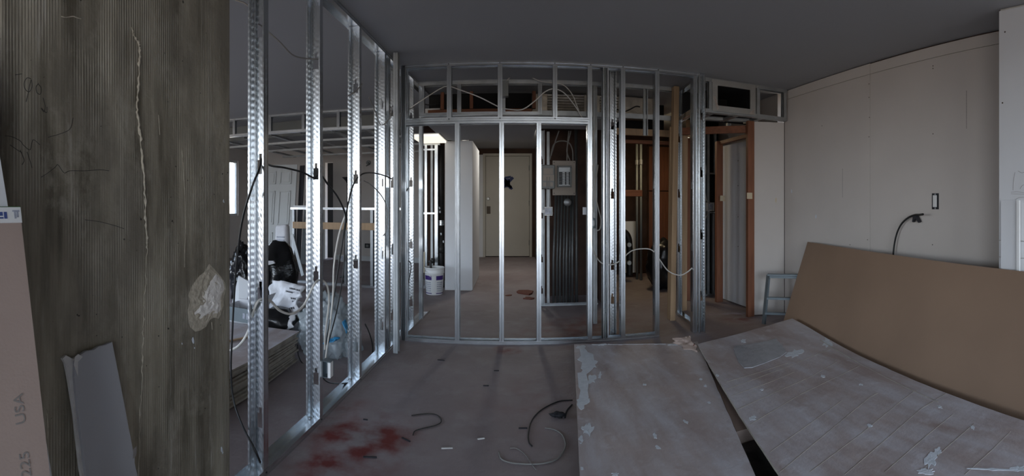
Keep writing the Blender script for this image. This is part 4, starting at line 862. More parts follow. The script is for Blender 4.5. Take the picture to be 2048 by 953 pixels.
p = onY(682, 517, 6.5); eb = elec_box(p, .09, .10, .05, 'white_plastic', 'white outlet box on the low metal frame of the left room'); MB().box(p.x - .03, p.x + .03, p.y + .01, p.y + .02, p.z - .03, p.z + .03).build('outlet_face', 'grey_print', eb)
p = onY(735, 492, 9.59); o = MB().box(p.x - .06, p.x + .06, 9.57, 9.6, p.z - .05, p.z + .05).build('wall_outlet', 'ink'); MB().box(p.x - .03, p.x + .03, 9.565, 9.57, p.z - .025, p.z + .025).build('outlet_face', 'panel_grey', o); tag(o, 'small black wall outlet on the far grey wall', 'outlet')
p = onY(737, 326, 9.59); o = MB().lathe((p.x, 9.57, p.z), [(0, 0), (.05, 0), (.055, .01), (.055, .03)], 12, axis='y').build('light_box', 'panel_grey'); MB().tube(smooth_path([(p.x, 9.57, p.z), (p.x + .05, 9.5, p.z - .04), (p.x - .02, 9.48, p.z - .08)], 5), .01, 5).build('lead', 'cable_black', o); tag(o, 'round light box with loose wires on the far grey wall', 'light box')
# six panel door leaning at the back
sd = thing('leaning_door', 'white six panel door leaning at the back of the left room', 'door', (XY(548, 7.3), 7.3, 0))
def dq(u, v, d=0.0):                          # door-local to world: u across, v up
    t = .22; ca, sa = math.cos(.12), math.sin(.12)
    bx, by = XY(508, 7.25), 7.25
    return V(bx + u * math.cos(t) + d * math.sin(t) , by + u * math.sin(t) + v * sa - d * math.cos(t), v * ca + d * sa)
DW, DH = .74, 2.06
MB().hexa([dq(0, 0, -.035), dq(DW, 0, -.035), dq(DW, 0, 0), dq(0, 0, 0), dq(0, DH, -.035), dq(DW, DH, -.035), dq(DW, DH, 0), dq(0, DH, 0)]).build('door_leaf', 'door_white', sd)
for u0, u1 in ((.10, .33), (.41, .64)):
    for v0, v1 in ((.2, .75), (.9, 1.55), (1.68, 1.93)):
        o = MB()
        for (a0, a1, b0, b1) in ((u0, u1, v0, v0 + .022), (u0, u1, v1 - .022, v1), (u0, u0 + .022, v0, v1), (u1 - .022, u1, v0, v1)):
            o.hexa([dq(a0, b0, .0), dq(a1, b0, .0), dq(a1, b0, .018), dq(a0, b0, .018), dq(a0, b1, .0), dq(a1, b1, .0), dq(a1, b1, .018), dq(a0, b1, .018)])
        o.hexa([dq(u0 + .04, v0 + .04, 0), dq(u1 - .04, v0 + .04, 0), dq(u1 - .04, v0 + .04, .012), dq(u0 + .04, v0 + .04, .012), dq(u0 + .04, v1 - .04, 0), dq(u1 - .04, v1 - .04, 0), dq(u1 - .04, v1 - .04, .012), dq(u0 + .04, v1 - .04, .012)])
        o.build('raised_panel', 'door_white', sd)
a = XY(590, 7.6); o = MB().prism([(a, 7.6, 0), (a + .09, 7.6, 0), (a + .12, 7.75, 2.03), (a + .03, 7.75, 2.03)], (0, .03, 0)).build('black_board', 'ink'); tag(o, 'narrow black board leaning right of the white door', 'board')
o = MB().prism([(XY(600, 8.6), 8.6, 0), (XY(630, 8.6), 8.6, 0), (XY(630, 8.6), 9.0, 2.1), (XY(600, 8.6), 9.0, 2.1)], (0, .02, 0)).build('grey_board', 'panel_grey'); tag(o, 'wide grey board leaning at the far wall behind the low frame', 'board')
# white bag and boxes
pb_ = thing('plaster_bag', 'small white printed bag standing beside the leaning door', 'bag', onZ(568, 585))
c = onY(567, 498, 5.8); bb_ = MB().hexa([(c.x - .13, 5.7, 0), (c.x + .13, 5.7, 0), (c.x + .13, 5.88, 0), (c.x - .13, 5.88, 0), (c.x - .11, 5.72, .98), (c.x + .09, 5.72, 1.0), (c.x + .10, 5.84, 1.0), (c.x - .11, 5.84, .97)]).build('bag_body', 'paper_white', pb_); bevel(bb_, .05, 4)
for k in range(5): z = .62 + .045 * k; MB().box(c.x - .06, c.x + .06, 5.70, 5.715, z, z + .02).build('printed_line', 'grey_print', pb_)
bb = lump('garbage_bag', (XY(556, 4.75), 4.75, .40), (.26, .24, .46), 'bag_gloss', 11, None, .12, 1.8, 0.0, 4, .06); tag(bb, 'tall black garbage bag behind the nearest metal stud', 'garbage bag')
bb = lump('garbage_bag', (XY(486, 4.4), 4.4, .45), (.17, .18, .40), 'bag_gloss', 15, None, .3, 3.0, 0.0, 4, .25); tag(bb, 'crumpled shiny black garbage bag at the concrete wall edge', 'garbage bag')
o = MB().prism([onY(498, 522, 4.5), onY(548, 522, 4.5), onY(551, 527, 4.5), onY(540, 530, 4.5)], (0, -.02, 0)).build('paper_scrap', 'paper_white'); tag(o, 'white paper scrap on the tall black garbage bag', 'paper')
# white slab and boxes behind the concrete edge
a, b, c_, d_ = onZ(448, 720, 0) * 0 + V(XY(448, 3.55), 3.55, .002), V(XY(480, 3.55), 3.55, .002), onY(500, 565, 3.8), onY(477, 552, 3.8)
o = MB().prism([a, b, c_, d_], (0, .02, 0)).build('drywall_offcut', 'drywall_white'); tag(o, 'pale slab leaning between the concrete edge and the nearest stud', 'drywall offcut')
bx_ = thing('cardboard_box', 'open white box with a dark printed side behind the nearest stud', 'box', onZ(485, 690))
a = onY(470, 668, 3.35)
for (x0, x1, y0_, y1_, z0, z1, m_, nm) in ((a.x - .1, a.x + .24, 3.3, 3.31, .245, .37, 'ladder_metal', 'side'), (a.x - .1, a.x + .24, 3.55, 3.56, .245, .39, 'paper_white', 'side'), (a.x - .1, a.x - .09, 3.31, 3.55, .245, .37, 'paper_white', 'side'), (a.x + .23, a.x + .24, 3.31, 3.55, .245, .37, 'paper_white', 'side'), (a.x - .1, a.x + .24, 3.3, 3.56, .24, .245, 'paper_white', 'bottom')):
    MB().box(x0, x1, y0_, y1_, z0, z1).build(nm, m_, bx_)
for k in range(3): MB().box(a.x + .12 + k * .035, a.x + .145 + k * .035, 3.297, 3.3, .28, .33).build('printed_mark', 'grey_print', bx_)
MB().prism([(a.x + .24, 3.31, .37), (a.x + .24, 3.55, .37), (a.x + .34, 3.5, .50), (a.x + .34, 3.34, .50)], (.006, 0, .003)).build('flap', 'paper_white', bx_)

# printed sack draped over the heap
def draped(name, corners, m, seed, amp, parent, nu=16, nv=20, thick=.012, wob=3.0):
    from mathutils import noise as mn
    a, b, c, d = [Vector(p) for p in corners]; vs = []; fs = []
    nrm = (b - a).cross(d - a).normalized()
    for s in (0, 1):
        for j in range(nv + 1):
            for i in range(nu + 1):
                u, v = i / nu, j / nv; p = (a * (1 - u) + b * u) * (1 - v) + (d * (1 - u) + c * u) * v
                q = Vector((u * wob, v * wob * 1.4, seed)); h = amp * (mn.noise(q) + .6 * mn.noise(q * 2.6) + .35 * abs(mn.noise(q * 6)))
                e_ = amp * .5 * Vector((mn.noise(q + V(9, 0, 0)), mn.noise(q + V(0, 9, 0)), mn.noise(q + V(0, 0, 9))))
                vs.append(p + e_ + nrm * (h + s * thick))
    n = (nu + 1) * (nv + 1)
    for s in (0, 1):
        for j in range(nv):
            for i in range(nu):
                k = s * n + j * (nu + 1) + i; f = (k, k + 1, k + nu + 2, k + nu + 1); fs.append(f if s else tuple(reversed(f)))
    rim = [i for i in range(nu + 1)] + [j * (nu + 1) + nu for j in range(1, nv + 1)] + [nv * (nu + 1) + i for i in range(nu - 1, -1, -1)] + [j * (nu + 1) for j in range(nv - 1, 0, -1)]
    for x, y in zip(rim, rim[1:] + rim[:1]): fs.append((x, y, y + n, x + n))
    me = bpy.data.meshes.new(name); me.from_pydata([tuple(v) for v in vs], [], fs); bm = bmesh.new(); bm.from_mesh(me); bmesh.ops.recalc_face_normals(bm, faces=bm.faces); bm.to_mesh(me); bm.free()
    for f in me.polygons: f.use_smooth = True
    o = put(name, me, m, parent); o['grid'] = 0; del o['grid']
    def surf(u, v, off=.003):
        i = min(nu - 1, int(u * nu)); j = min(nv - 1, int(v * nv)); fu, fv = u * nu - i, v * nv - j
        g = lambda ii, jj, s: Vector(vs[s * n + jj * (nu + 1) + ii])
        out = []
        for s in (0, 1): out.append((g(i, j, s) * (1 - fu) + g(i + 1, j, s) * fu) * (1 - fv) + (g(i, j + 1, s) * (1 - fu) + g(i + 1, j + 1, s) * fu) * fv)
        side = max(out, key=lambda q: -(q - V(0, 0, EYE)).length)
        return side + nrm * (off if side is out[1] else -off)
    return o, surf
sk = thing('plaster_sack', 'crumpled white paper sack with black and red print on the rubbish heap', 'sack', onZ(560, 700))
body, surf = draped('sack_body', [onY(528, 690, 3.55), onY(590, 655, 3.4), onY(612, 574, 3.75), onY(545, 560, 3.9)], 'paper_white', 2.2, .05, sk)
pr = R
for row, (v, u0, u1, m_) in enumerate(((.86, .62, .98, 'ink'), (.78, .55, .98, 'ink'), (.66, .68, .97, 'ink'), (.60, .70, .97, 'ink'), (.45, .6, .95, 'ink'), (.30, .25, .5, 'ink_red'), (.22, .2, .55, 'ink_red'), (.52, .2, .32, 'ink_red'))):
    mb = MB(); u = u0
    while u < u1 - .03:
        w = pr.uniform(.018, .035); q = [surf(u, v), surf(u + w, v), surf(u + w, v + .035), surf(u, v + .035)]; mb.add(q, [(0, 1, 2, 3)]); u += w + .012
    mb.build('printed_line', m_, sk)
# translucent plastic sheeting and lumpy sack
o = lump('rubble_sack', (XY(582, 3.7), 3.86, .15), (.26, .2, .19), 'paper_white', 21, None, .2, 2.2, 0.0, 4, .08); tag(o, 'lumpy whitish sack below the printed paper sack', 'sack')
pl = thing('plastic_sheeting', 'crumpled clear plastic sheeting with a blue strip behind the second stud', 'plastic sheet', (XY(652, 3.55), 3.55, 0))
lump('sheeting_heap', (XY(650, 3.6), 3.62, .20), (.24, .26, .36), 'clear_plastic', 25, pl, .22, 2.6, 0.0, 5, .22)
lump('sheeting_tail', (XY(700, 3.62), 3.64, .06), (.10, .10, .16), 'clear_plastic', 29, pl, .25, 2.6, 0.0, 4, .2)
draped('blue_strip', [onY(645, 690, 3.30), onY(672, 684, 3.30), onY(680, 676, 3.36), onY(652, 680, 3.36)], 'blue_plastic', 4.4, .012, pl, 10, 6, .006)
draped('blue_strip', [onY(684, 645, 3.36), onY(692, 668, 3.36), onY(696, 660, 3.4), onY(689, 640, 3.4)], 'blue_plastic', 6.4, .008, pl, 8, 6, .006)
o = lump('black_sack', (XY(552, 3.45), 3.5, .27), (.18, .16, .11), 'black_plastic', 33, None, .2, 2.5, 0.0, 3, .1); tag(o, 'small black sack under the printed paper sack', 'sack')

# ------------------------------------------------------------------ pile of drywall sheets behind the left studs
def poly_sheet(name, poly, z, t, mats, parent=None, bend=None):
    o = MB().prism([(x, y, z) for x, y in poly], (0, 0, t)); return o.build(name, mats, parent)
NS = 16; ST = .0135
for k in range(NS):
    j = R.uniform(-.012, .012); k2 = R.uniform(-.015, .015); lay = .03 * math.sin(k * 1.9)
    poly = [(-2.9, 1.75 + j), (-1.69 + j + lay * .2, 1.72), (-1.68 + j + .02 * math.sin(k), 2.5 + k2), (-1.70 + j - .0 * k, 3.28 + k2 * 2 + (.02 if k > 12 else 0)), (-2.9, 3.22 + j)]
    o = poly_sheet('drywall_sheet', poly, .001 + k * .0152, ST, ['board_edge'])
    o.data.materials.append(M['dusty_board'])
    if k == NS - 1:
        for f in o.data.polygons:
            if f.normal.z > .9: f.material_index = 1
        tag(o, 'topmost drywall sheet of the pile behind the nearest metal studs', 'drywall sheet', 'piled drywall sheets behind the studs')
    else: tag(o, ORD[15 - k if k else 15] + ' drywall sheet from the top of the pile behind the nearest studs' if k else 'lowest drywall sheet of the pile behind the nearest metal studs', 'drywall sheet', 'piled drywall sheets behind the studs')
ztop = .001 + NS * .0152
o = MB().bar((-2.1, 2.6, ztop + .006), (-1.95, 3.0, ztop + .006), .02, .01).build('wood_strip', 'pine'); tag(o, 'thin wooden strip lying on the drywall pile', 'strip')

# ------------------------------------------------------------------ drywall leaning on the left
def lean(name, Y0, Y1, X_top, z_top, slope, th_, mats, label, cat, tilt=0.0, zb=0.0):
    """Sheet leaning towards -x: right edge at Y1 (Y1 + tilt*z at height z), other edge at Y0."""
    def P(Ye, z, d): return V(X_top + (z_top - z) * slope + d * math.cos(math.atan(slope)), Ye, z + d * slope * .97)
    def E(z): return Y1 + tilt * (z_top - z)
    pts = [P(Y0, zb, 0), P(E(zb), zb, 0), P(E(z_top), z_top, 0), P(Y0, z_top, 0)]
    nrm = V(1, 0, slope).normalized()
    o = MB().prism(pts, -nrm * th_).build(name, mats[0])
    for m_ in mats[1:]: o.data.materials.append(M[m_])
    for f in o.data.polygons:
        if abs(f.normal.dot(nrm)) > .9 and len(mats) > 1: f.material_index = 1
    return tag(o, label, cat), P, nrm
sl = .2465
bs, P, nrm = lean('drywall_sheet', -.72, .50, -.967, 1.295, sl, .0125, ['gypsum', 'kraft_pale'], 'brown backed drywall sheet leaning at the far left with a taped top edge', 'drywall sheet')
e0, e1 = P(-.72, 1.262, 0.0), P(.502, 1.262, 0.0); t0, t1 = P(-.72, 1.2995, 0), P(.502, 1.2995, 0)
bevel(MB().prism([e0 + nrm * .0016, e1 + nrm * .0016, t1 + nrm * .0016, t0 + nrm * .0016], -nrm * .016).build('end_tape', 'white_plastic', bs), .001)
MB().prism([t0 + nrm * .001 - V(0, 0, 0), t1 + nrm * .001, t1 - nrm * .012, t0 - nrm * .012], (0, 0, .0015)).build('green_tape_edge', 'label_green', bs)
def logo(y0, y1, z0, z1, m_): 
    MB().prism([P(y0, z0, 0) + nrm * .0017, P(y1, z0, 0) + nrm * .0017, P(y1, z1, 0) + nrm * .0017, P(y0, z1, 0) + nrm * .0017], nrm * .0006).build('printed_mark', m_, bs)
for a0, a1, b0, b1 in ((.455, .463, 1.272, 1.288), (.42, .453, 1.272, 1.276), (.42, .435, 1.279, 1.288), (.438, .452, 1.279, 1.288)): logo(a0, a1, b0, b1, 'label_blue')
for a0, a1, b0, b1 in ((.482, .487, 1.272, 1.290), (.4885, .4935, 1.275, 1.290), (.478, .497, 1.288, 1.292)): logo(a0, a1, b0, b1, 'grey_print')
def text(name, s, size, loc, xdir, ydir, m_, parent):
    cu = bpy.data.curves.new(name, 'FONT'); cu.body = s; cu.size = size; cu.extrude = .0004; cu.align_x = 'LEFT'
    cu.materials.append(M[m_]); o = bpy.data.objects.new(name, cu); COL.objects.link(o)
    me = bpy.data.meshes.new_from_object(o.evaluated_get(bpy.context.evaluated_depsgraph_get())); bpy.data.objects.remove(o); o = bpy.data.objects.new(name, me); COL.objects.link(o)
    xd, yd = Vector(xdir).normalized(), Vector(ydir).normalized(); zd = xd.cross(yd)
    mw = Matrix((xd, yd, zd)).transposed().to_4x4(); mw.translation = loc; o.matrix_world = mw
    if parent: o.parent = parent; o.matrix_parent_inverse = Matrix.Identity(4)
    return o
updir = (P(0, 1, 0) - P(0, .5, 0)).normalized()
text('printed_text', '225', .034, P(.455, .735, 0) + nrm * .0008, updir, V(0, -1, 0), 'ink_grey', bs)
text('printed_text', 'USA', .034, P(.455, .835, 0) + nrm * .0008, updir, V(0, -1, 0), 'ink_grey', bs)
lean('drywall_sheet', -.72, .447, -.967 - .127 - .016, 1.80, sl, .0125, ['gypsum', 'drywall_white'], 'white drywall sheet leaning behind the brown backed sheet at the far left', 'drywall sheet', tilt=.0615)
# torn scrap leaning on the concrete
sc_ = thing('drywall_scrap', 'narrow white drywall scrap with a torn corner leaning on the concrete wall', 'drywall scrap', (-.98, .85, 0))
def SP(Y, z, d=0.0): return V(-1.098 + (.87 - z) * .155 + d, Y, z)
face = [(.845, .0), (1.03, .0), (.985, .2), (.965, .33), (.943, .46), (.936, .50), (.938, .51), (.915, .70), (.893, .872), (.865, .868), (.84, .869), (.82, .862), (.79, .864), (.765, .855), (.748, .84), (.742, .80), (.744, .70), (.752, .54), (.77, .36), (.80, .18)]
bevel(MB().prism([SP(y, z) for y, z in face], (-.0125, 0, -.002)).build('front_layer', 'drywall_grey', sc_), .0008, 1)
back = [(.83, .0), (1.02, .0), (.935, .5), (.888, .865), (.75, .845), (.727, .86), (.714, .853), (.722, .838), (.728, .80), (.738, .7), (.744, .54)]
MB().prism([SP(y, z, -.0128) for y, z in back], (-.0125, 0, -.002)).build('back_layer', 'gypsum', sc_)
MB().prism([SP(y, z, .0006) for y, z in ((.742, .835), (.752, .80), (.757, .84), (.775, .851), (.760, .862), (.748, .856))], (.002, 0, 0)).build('torn_corner', 'gypsum', sc_)
MB().prism([SP(y, z, .0005) for y, z in ((.93, .515), (.945, .52), (.948, .545), (.936, .54))], (.0008, 0, 0)).build('pencil_smudge', 'ink_grey', sc_)

# ------------------------------------------------------------------ right: sheets on the floor
B1 = [(.527, 3.797), (1.558, 3.564), (.90, 1.28), (.225, 1.38)]
def shrink(poly, k, dx=0, dy=0):
    cx = sum(p[0] for p in poly) / len(poly); cy = sum(p[1] for p in poly) / len(poly)
    return [(cx + (x - cx) * k + dx, cy + (y - cy) * k + dy) for x, y in poly]
for k in range(6):
    z = .001 + k * .0150
    o = poly_sheet('drywall_sheet', shrink(B1, .985 + .006 * R.random(), R.uniform(-.008, .008), R.uniform(-.01, .01)), z, .0135, ['board_edge'])
    tag(o, ORD[5 - k] + ' brown edged sheet down in the floor pile under the dusty left sheet', 'drywall sheet', 'floor pile of drywall sheets')
Z1 = .001 + 6 * .0150
def grid_sheet(name, corners, zf, t, mats, nu=24, nv=24, edge=None):
    a, b, c, d = [Vector((x, y, 0)) for x, y in corners]; vs = []; fs = []
    for s in (0, 1):
        for j in range(nv + 1):
            for i in range(nu + 1):
                u, v = i / nu, j / nv; p = (a * (1 - u) + b * u) * (1 - v) + (d * (1 - u) + c * u) * v
                if edge: p = p + edge(u, v)
                vs.append((p.x, p.y, zf(u, v) + s * t))
    n = (nu + 1) * (nv + 1)
    for s in (0, 1):
        for j in range(nv):
            for i in range(nu):
                k = s * n + j * (nu + 1) + i; fs.append((k, k + 1, k + nu + 2, k + nu + 1))
    rim = [i for i in range(nu + 1)] + [j * (nu + 1) + nu for j in range(1, nv + 1)] + [nv * (nu + 1) + i for i in range(nu - 1, -1, -1)] + [j * (nu + 1) for j in range(nv - 1, 0, -1)]
    k0 = len(fs)
    for x, y in zip(rim, rim[1:] + rim[:1]): fs.append((x, y, y + n, x + n))
    me = bpy.data.meshes.new(name); me.from_pydata(vs, [], fs)
    for m_ in mats: me.materials.append(M[m_])
    for i, f in enumerate(me.polygons): f.material_index = 1 if i >= k0 and len(mats) > 1 else 0
    bm = bmesh.new(); bm.from_mesh(me); bmesh.ops.recalc_face_normals(bm, faces=bm.faces); bm.to_mesh(me); bm.free()
    return put(name, me)
from mathutils import noise as mn
def jag(u, v): 
    e = V(0, 0, 0)
    if v == 0: e += V(0, .006 * mn.noise(V(u * 30, 1, 0)), 0)
    if u in (0, 1): e += V(.003 * mn.noise(V(v * 30, 2, u)), 0, 0)
    return e
d1 = grid_sheet('drywall_sheet', B1, lambda u, v: Z1 + .0015 + .004 * abs(mn.noise(V(u * 3, v * 4, 1))) + .012 * max(0, u - .8) * 3 * max(0, .25 - v) * 3, .0127, ['dusty_board', 'board_edge'], edge=jag)
tag(d1, 'dusty left drywall sheet smeared with white compound on the floor pile', 'drywall sheet')
Z1T = Z1 + .0185
# lower board between the two
LB = [(1.515, 3.38), (1.545, 3.38), (1.28, 2.11), (1.15, 2.11)]
o = poly_sheet('drywall_sheet', LB, .001, .085, ['kraft_pale']); tag(o, 'plain brown board edge showing between the two dusty sheets', 'drywall sheet')
o = poly_sheet('gap_shade', [(1.15, 2.095), (1.28, 2.095), (1.07, 1.05), (.85, 1.05)], .001, .02, ['black_plastic']); tag(o, 'black slab for the shade in the gap between the two dusty sheets', 'painted shade')  # shade between the sheets laid in as a black slab
B2 = [(1.51, 3.455), (2.585, 3.60), (2.14, .45), (.93, .62)]
def z2(u, v):
    return .112 + .045 * math.exp(-((v - .0) / .22) ** 2) * u + .018 * math.sin(v * math.pi * 1.4) * (1 - u) + .004 * mn.noise(V(u * 4, v * 5, 3))
def e2(u, v):
    e = V(0, 0, 0)
    if u < .12: e += V(-.045 * math.sin(v * math.pi) * (1 - u / .12), 0, 0)
    return e + jag(u, v) * (1 if u in (0, 1) or v == 0 else 0)
for k in range(3):
    o = poly_sheet('drywall_sheet', shrink(B2, .95, .03, 0), .001 + k * .034, .032, ['board_edge']); tag(o, ['bottom', 'middle', 'top'][k] + ' drywall bundle under the large bowed dusty sheet', 'drywall sheet', 'layers under the bowed sheet')
d2 = grid_sheet('drywall_sheet', B2, z2, .0127, ['dusty_board', 'board_edge'], 30, 40, e2)
tag(d2, 'large bowed dusty drywall sheet with scored lines on the right floor pile', 'drywall sheet')
from mathutils.bvhtree import BVHTree
def on_sheet(o):                              # where a mark seen at a panorama pixel lies on the sheet's upper face
    tree = BVHTree.FromPolygons([v.co.copy() for v in o.data.vertices], [tuple(p.vertices) for p in o.data.polygons])
    ctr = sum((v.co for v in o.data.vertices), V(0, 0, 0)) / len(o.data.vertices)
    def f(x, y):
        z = .12
        for _ in range(5):
            p = onZ(x, y, z); q = p.copy()
            for k in range(40):
                h = tree.ray_cast(V(q.x, q.y, 2), V(0, 0, -1))[0]
                if h is not None: break
                q = q.lerp(V(ctr.x, q.y, 0), .04)
            z = h.z if h is not None else z
        return V(q.x, q.y, z)
    return f
on1, on2 = on_sheet(d1), on_sheet(d2)
for k, pts_ in enumerate((((1455, 779), (1560, 740), (1640, 707), (1716, 678)), ((1500, 850), (1600, 790), (1700, 742), (1725, 730)), ((1560, 945), (1650, 870), (1740, 795), (1760, 785)), ((1690, 950), (1760, 890), (1840, 820), (1920, 770)), ((1540, 905), (1620, 848), (1700, 790)), ((1930, 950), (1985, 900), (2030, 855)), ((1462, 793), (1540, 765), (1600, 740)), ((1452, 765), (1520, 745), (1590, 722)), ((1620, 945), (1720, 870), (1800, 805), (1835, 778)), ((1770, 945), (1850, 875), (1920, 818)), ((1475, 820), (1540, 790), (1620, 755), (1690, 715)), ((1840, 945), (1900, 890), (1960, 838)))):
    q = []
    for (xa_, ya_), (xb2, yb2) in zip(pts_[:-1], pts_[1:]): q += [on2(xa_ + (xb2 - xa_) * t_, ya_ + (yb2 - ya_) * t_) for t_ in (0, .2, .4, .6, .8)]
    MB().tube(q, .0018, 4).build('scored_line', 'board_edge', d2)
# raised paper strip along the far edge
q = [on2(x, y) for x, y in ((1640, 681), (1716, 726), (1800, 770), (1876, 805))]; MB().tube(smooth_path(q, 6), .003, 5).build('paper_strip', 'board_edge', d2)
def smear(on, parent, x, y, rx, ry, rot=0, n=16, jg=.45, m='compound', t=.0008, name='compound_smear'):
    poly = [on(x + u, y + v) for u, v in blob_poly((0, 0), rx, ry, n, R, jg, rot)]
    MB().prism([p + V(0, 0, .0004) for p in poly], (0, 0, t + R.uniform(0, .0012))).build(name, m, parent)
for (x, y, rx, ry, ro) in ((1172, 720, 14, 24, 0), (1168, 775, 13, 28, 0), (1163, 805, 14, 14, 0), (1183, 728, 10, 8, 0), (1178, 862, 7, 12, .4), (1160, 882, 6, 9, 0), (1170, 858, 6, 8, 0), (1310, 873, 4, 5, 0), (1316, 896, 5, 3, .5), (1372, 845, 5, 3, .6), (1402, 759, 3, 2, 0), (1411, 773, 3, 2, 0), (1418, 806, 3, 2, 0), (1289, 770, 4, 2, 0), (1200, 752, 3, 6, .2), (1164, 938, 3, 3, 0), (1230, 950, 6, 3, 0), (1183, 758, 8, 9, 0)):
    smear(on1, d1, x, y, rx, ry, ro)
for (x, y, rx, ry, ro) in ((1862, 920, 12, 16, .6), (1850, 944, 20, 6, 0), (1590, 708, 15, 6, -.2), (1655, 686, 9, 9, .3), (1487, 683, 5, 3, 0), (1739, 852, 5, 3, .4), (1880, 815, 5, 3, .5), (1945, 856, 6, 3, .8), (1524, 780, 3, 2, 0), (1434, 752, 3, 2, 0), (1646, 754, 4, 3, 0), (1985, 940, 40, 2, .02), (2035, 938, 14, 5, 0), (1505, 838, 6, 5, 0), (1722, 770, 3, 2, 0), (1875, 905, 6, 10, .8)):
    smear(on2, d2, x, y, rx, ry, ro)
sc2 = [(1467, 700), (1470, 694), (1500, 690), (1530, 685), (1552, 679), (1562, 690), (1574, 706), (1560, 716), (1530, 728), (1505, 737), (1488, 738), (1476, 724)]
o = MB().prism([on2(x, y) + V(0, 0, .001) for x, y in sc2], (0, 0, .006)).build('plastic_scrap', 'plastic_scrap'); bevel(o, .002); tag(o, 'grey plastic scrap lying on the bowed dusty sheet', 'plastic scrap')
from mathutils import noise as mn
o, _ = draped('torn_paper', [on1(1352, 690), on1(1396, 706), on1(1388, 684) + V(0, 0, .05), on1(1372, 684) + V(0, 0, .045)], 'kraft_pale', 8.8, .03, None, 12, 10, .003); tag(o, 'torn brown paper tuft at the far corner between the dusty sheets', 'paper')
o, _ = draped('torn_paper', [on1(1366, 694), on1(1386, 700), on1(1390, 692) + V(0, 0, .012), on1(1372, 690) + V(0, 0, .012)], 'debris_red', 3.1, .02, None, 10, 8, .003); tag(o, 'dark red brown paper shred in front of the torn tuft', 'paper')
for (x, y, rx, ry, ro) in ((1200, 690, 12, 1.6, -.02), (1240, 689, 16, 1.5, -.02), (1280, 688, 10, 1.4, 0), (1318, 688, 14, 1.5, 0), (1345, 690, 8, 1.4, 0), (1162, 695, 8, 3, 0)):
    smear(on1, d1, x, y, rx, ry, ro, 18, .5)

# ------------------------------------------------------------------ brown sheet leaning on the right wall
def BP(Y, s, d=0.0):                          # s: 0 foot, 1 top
    k_ = .122 * (3.86 - Y); q = V(2.62 - k_, Y, 0).lerp(V(2.93 - k_, Y - .05, .895), s); return q + V(-.9, 0, .31).normalized() * d
vs = []; fs = []; nj = 24; t = .0125
for s_ in (0, 1):
    for j in range(nj + 1):
        Y = 3.86 - (3.86 - .30) * j / nj; drop = -.035 * (j / nj)
        for s in (0, .5, 1): vs.append(BP(Y, s, -.008 + .02 * math.sin(j / nj * 3.1) * s - s_ * t) + V(0, 0, (drop * s) if s else .002))
n = (nj + 1) * 3
for s_ in (0, 1):
    for j in range(nj):
        for i in range(2): k = s_ * n + j * 3 + i; fs.append((k, k + 1, k + 4, k + 3))
rim = [0, 1, 2] + [j * 3 + 2 for j in range(1, nj + 1)] + [nj * 3 + 1, nj * 3] + [j * 3 for j in range(nj - 1, 0, -1)]
k0 = len(fs)
for x, y in zip(rim, rim[1:] + rim[:1]): fs.append((x, y, y + n, x + n))
me = bpy.data.meshes.new('drywall_sheet'); me.from_pydata([tuple(v) for v in vs], [], fs); me.materials.append(M['kraft']); me.materials.append(M['gypsum'])
for i, f in enumerate(me.polygons): f.material_index = 1 if i >= k0 else 0
bm = bmesh.new(); bm.from_mesh(me); bmesh.ops.recalc_face_normals(bm, faces=bm.faces); bm.to_mesh(me); bm.free()
brn = put('drywall_sheet', me); tag(brn, 'long brown backed drywall sheet leaning along the right wall', 'drywall sheet')
q = [BP(Y, .93, .0) + V(0, 0, -.035 * (3.86 - Y) / 3.56) for Y in (3.84, 3.2, 2.4, 1.6, .8, .32)]
# offcuts standing on top at the right column
o = MB().box(2.662, 2.674, 1.282, 1.402, .70, 1.327).build('drywall_strip', 'drywall_white'); bevel(o, .001); tag(o, 'upright white drywall strip in front of the right column', 'drywall strip')
MB().box(2.652, 2.674, 1.262, 1.2815, .70, 1.327).build('corner_bead', 'white_plastic', o)
o = MB().prism([(2.659, 1.54, .80), (2.65, 1.27, .785), (2.65, 1.27, .845), (2.659, 1.54, .868)], (-.012, 0, 0)).build('board_offcut', 'kraft_pale'); tag(o, 'small brown offcut below the upright white strip', 'board offcut')
# wall outlet opening and the cable with its clip
p = onX(1871, 403, 3.0)
ob = thing('outlet_box', 'white outlet recessed in a dark cut in the right wall', 'outlet', (3.0, p.y, p.z - .06))
MB().box(2.996, 3.0, p.y - .034, p.y + .034, p.z - .066, p.z + .066).build('cut_opening', 'ink', ob)
bevel(MB().box(2.990, 2.996, p.y - .018, p.y + .022, p.z - .048, p.z + .050).build('outlet_face', 'white_plastic', ob), .003)
for k in (-.058, .058): screws(ob, [V(2.9958, p.y, p.z + k)], (-1, 0, 0), .008, 'steel_dull')
cable('wall_cable', [onX(1846, 429, 2.90), onX(1838, 430, 2.94), onX(1828, 431, 2.965), onX(1815, 437, 2.965), onX(1802, 450, 2.965), onX(1793, 470, 2.965), onX(1788, 495, 2.965), onX(1786, 520, 2.965), onX(1785, 550, 2.965)], .009, 'cable_black', 'black cable curving up behind the brown leaning sheet on the right wall')
o = MB().prism([onX(x, y, 2.955) for x, y in ((1826, 432), (1833, 431), (1839, 444), (1836, 446), (1831, 437), (1828, 440), (1826, 445), (1824, 444))], (.03, 0, 0)).build('cable_clip', 'ink'); tag(o, 'small black clip holding the curved cable on the right wall', 'clip')

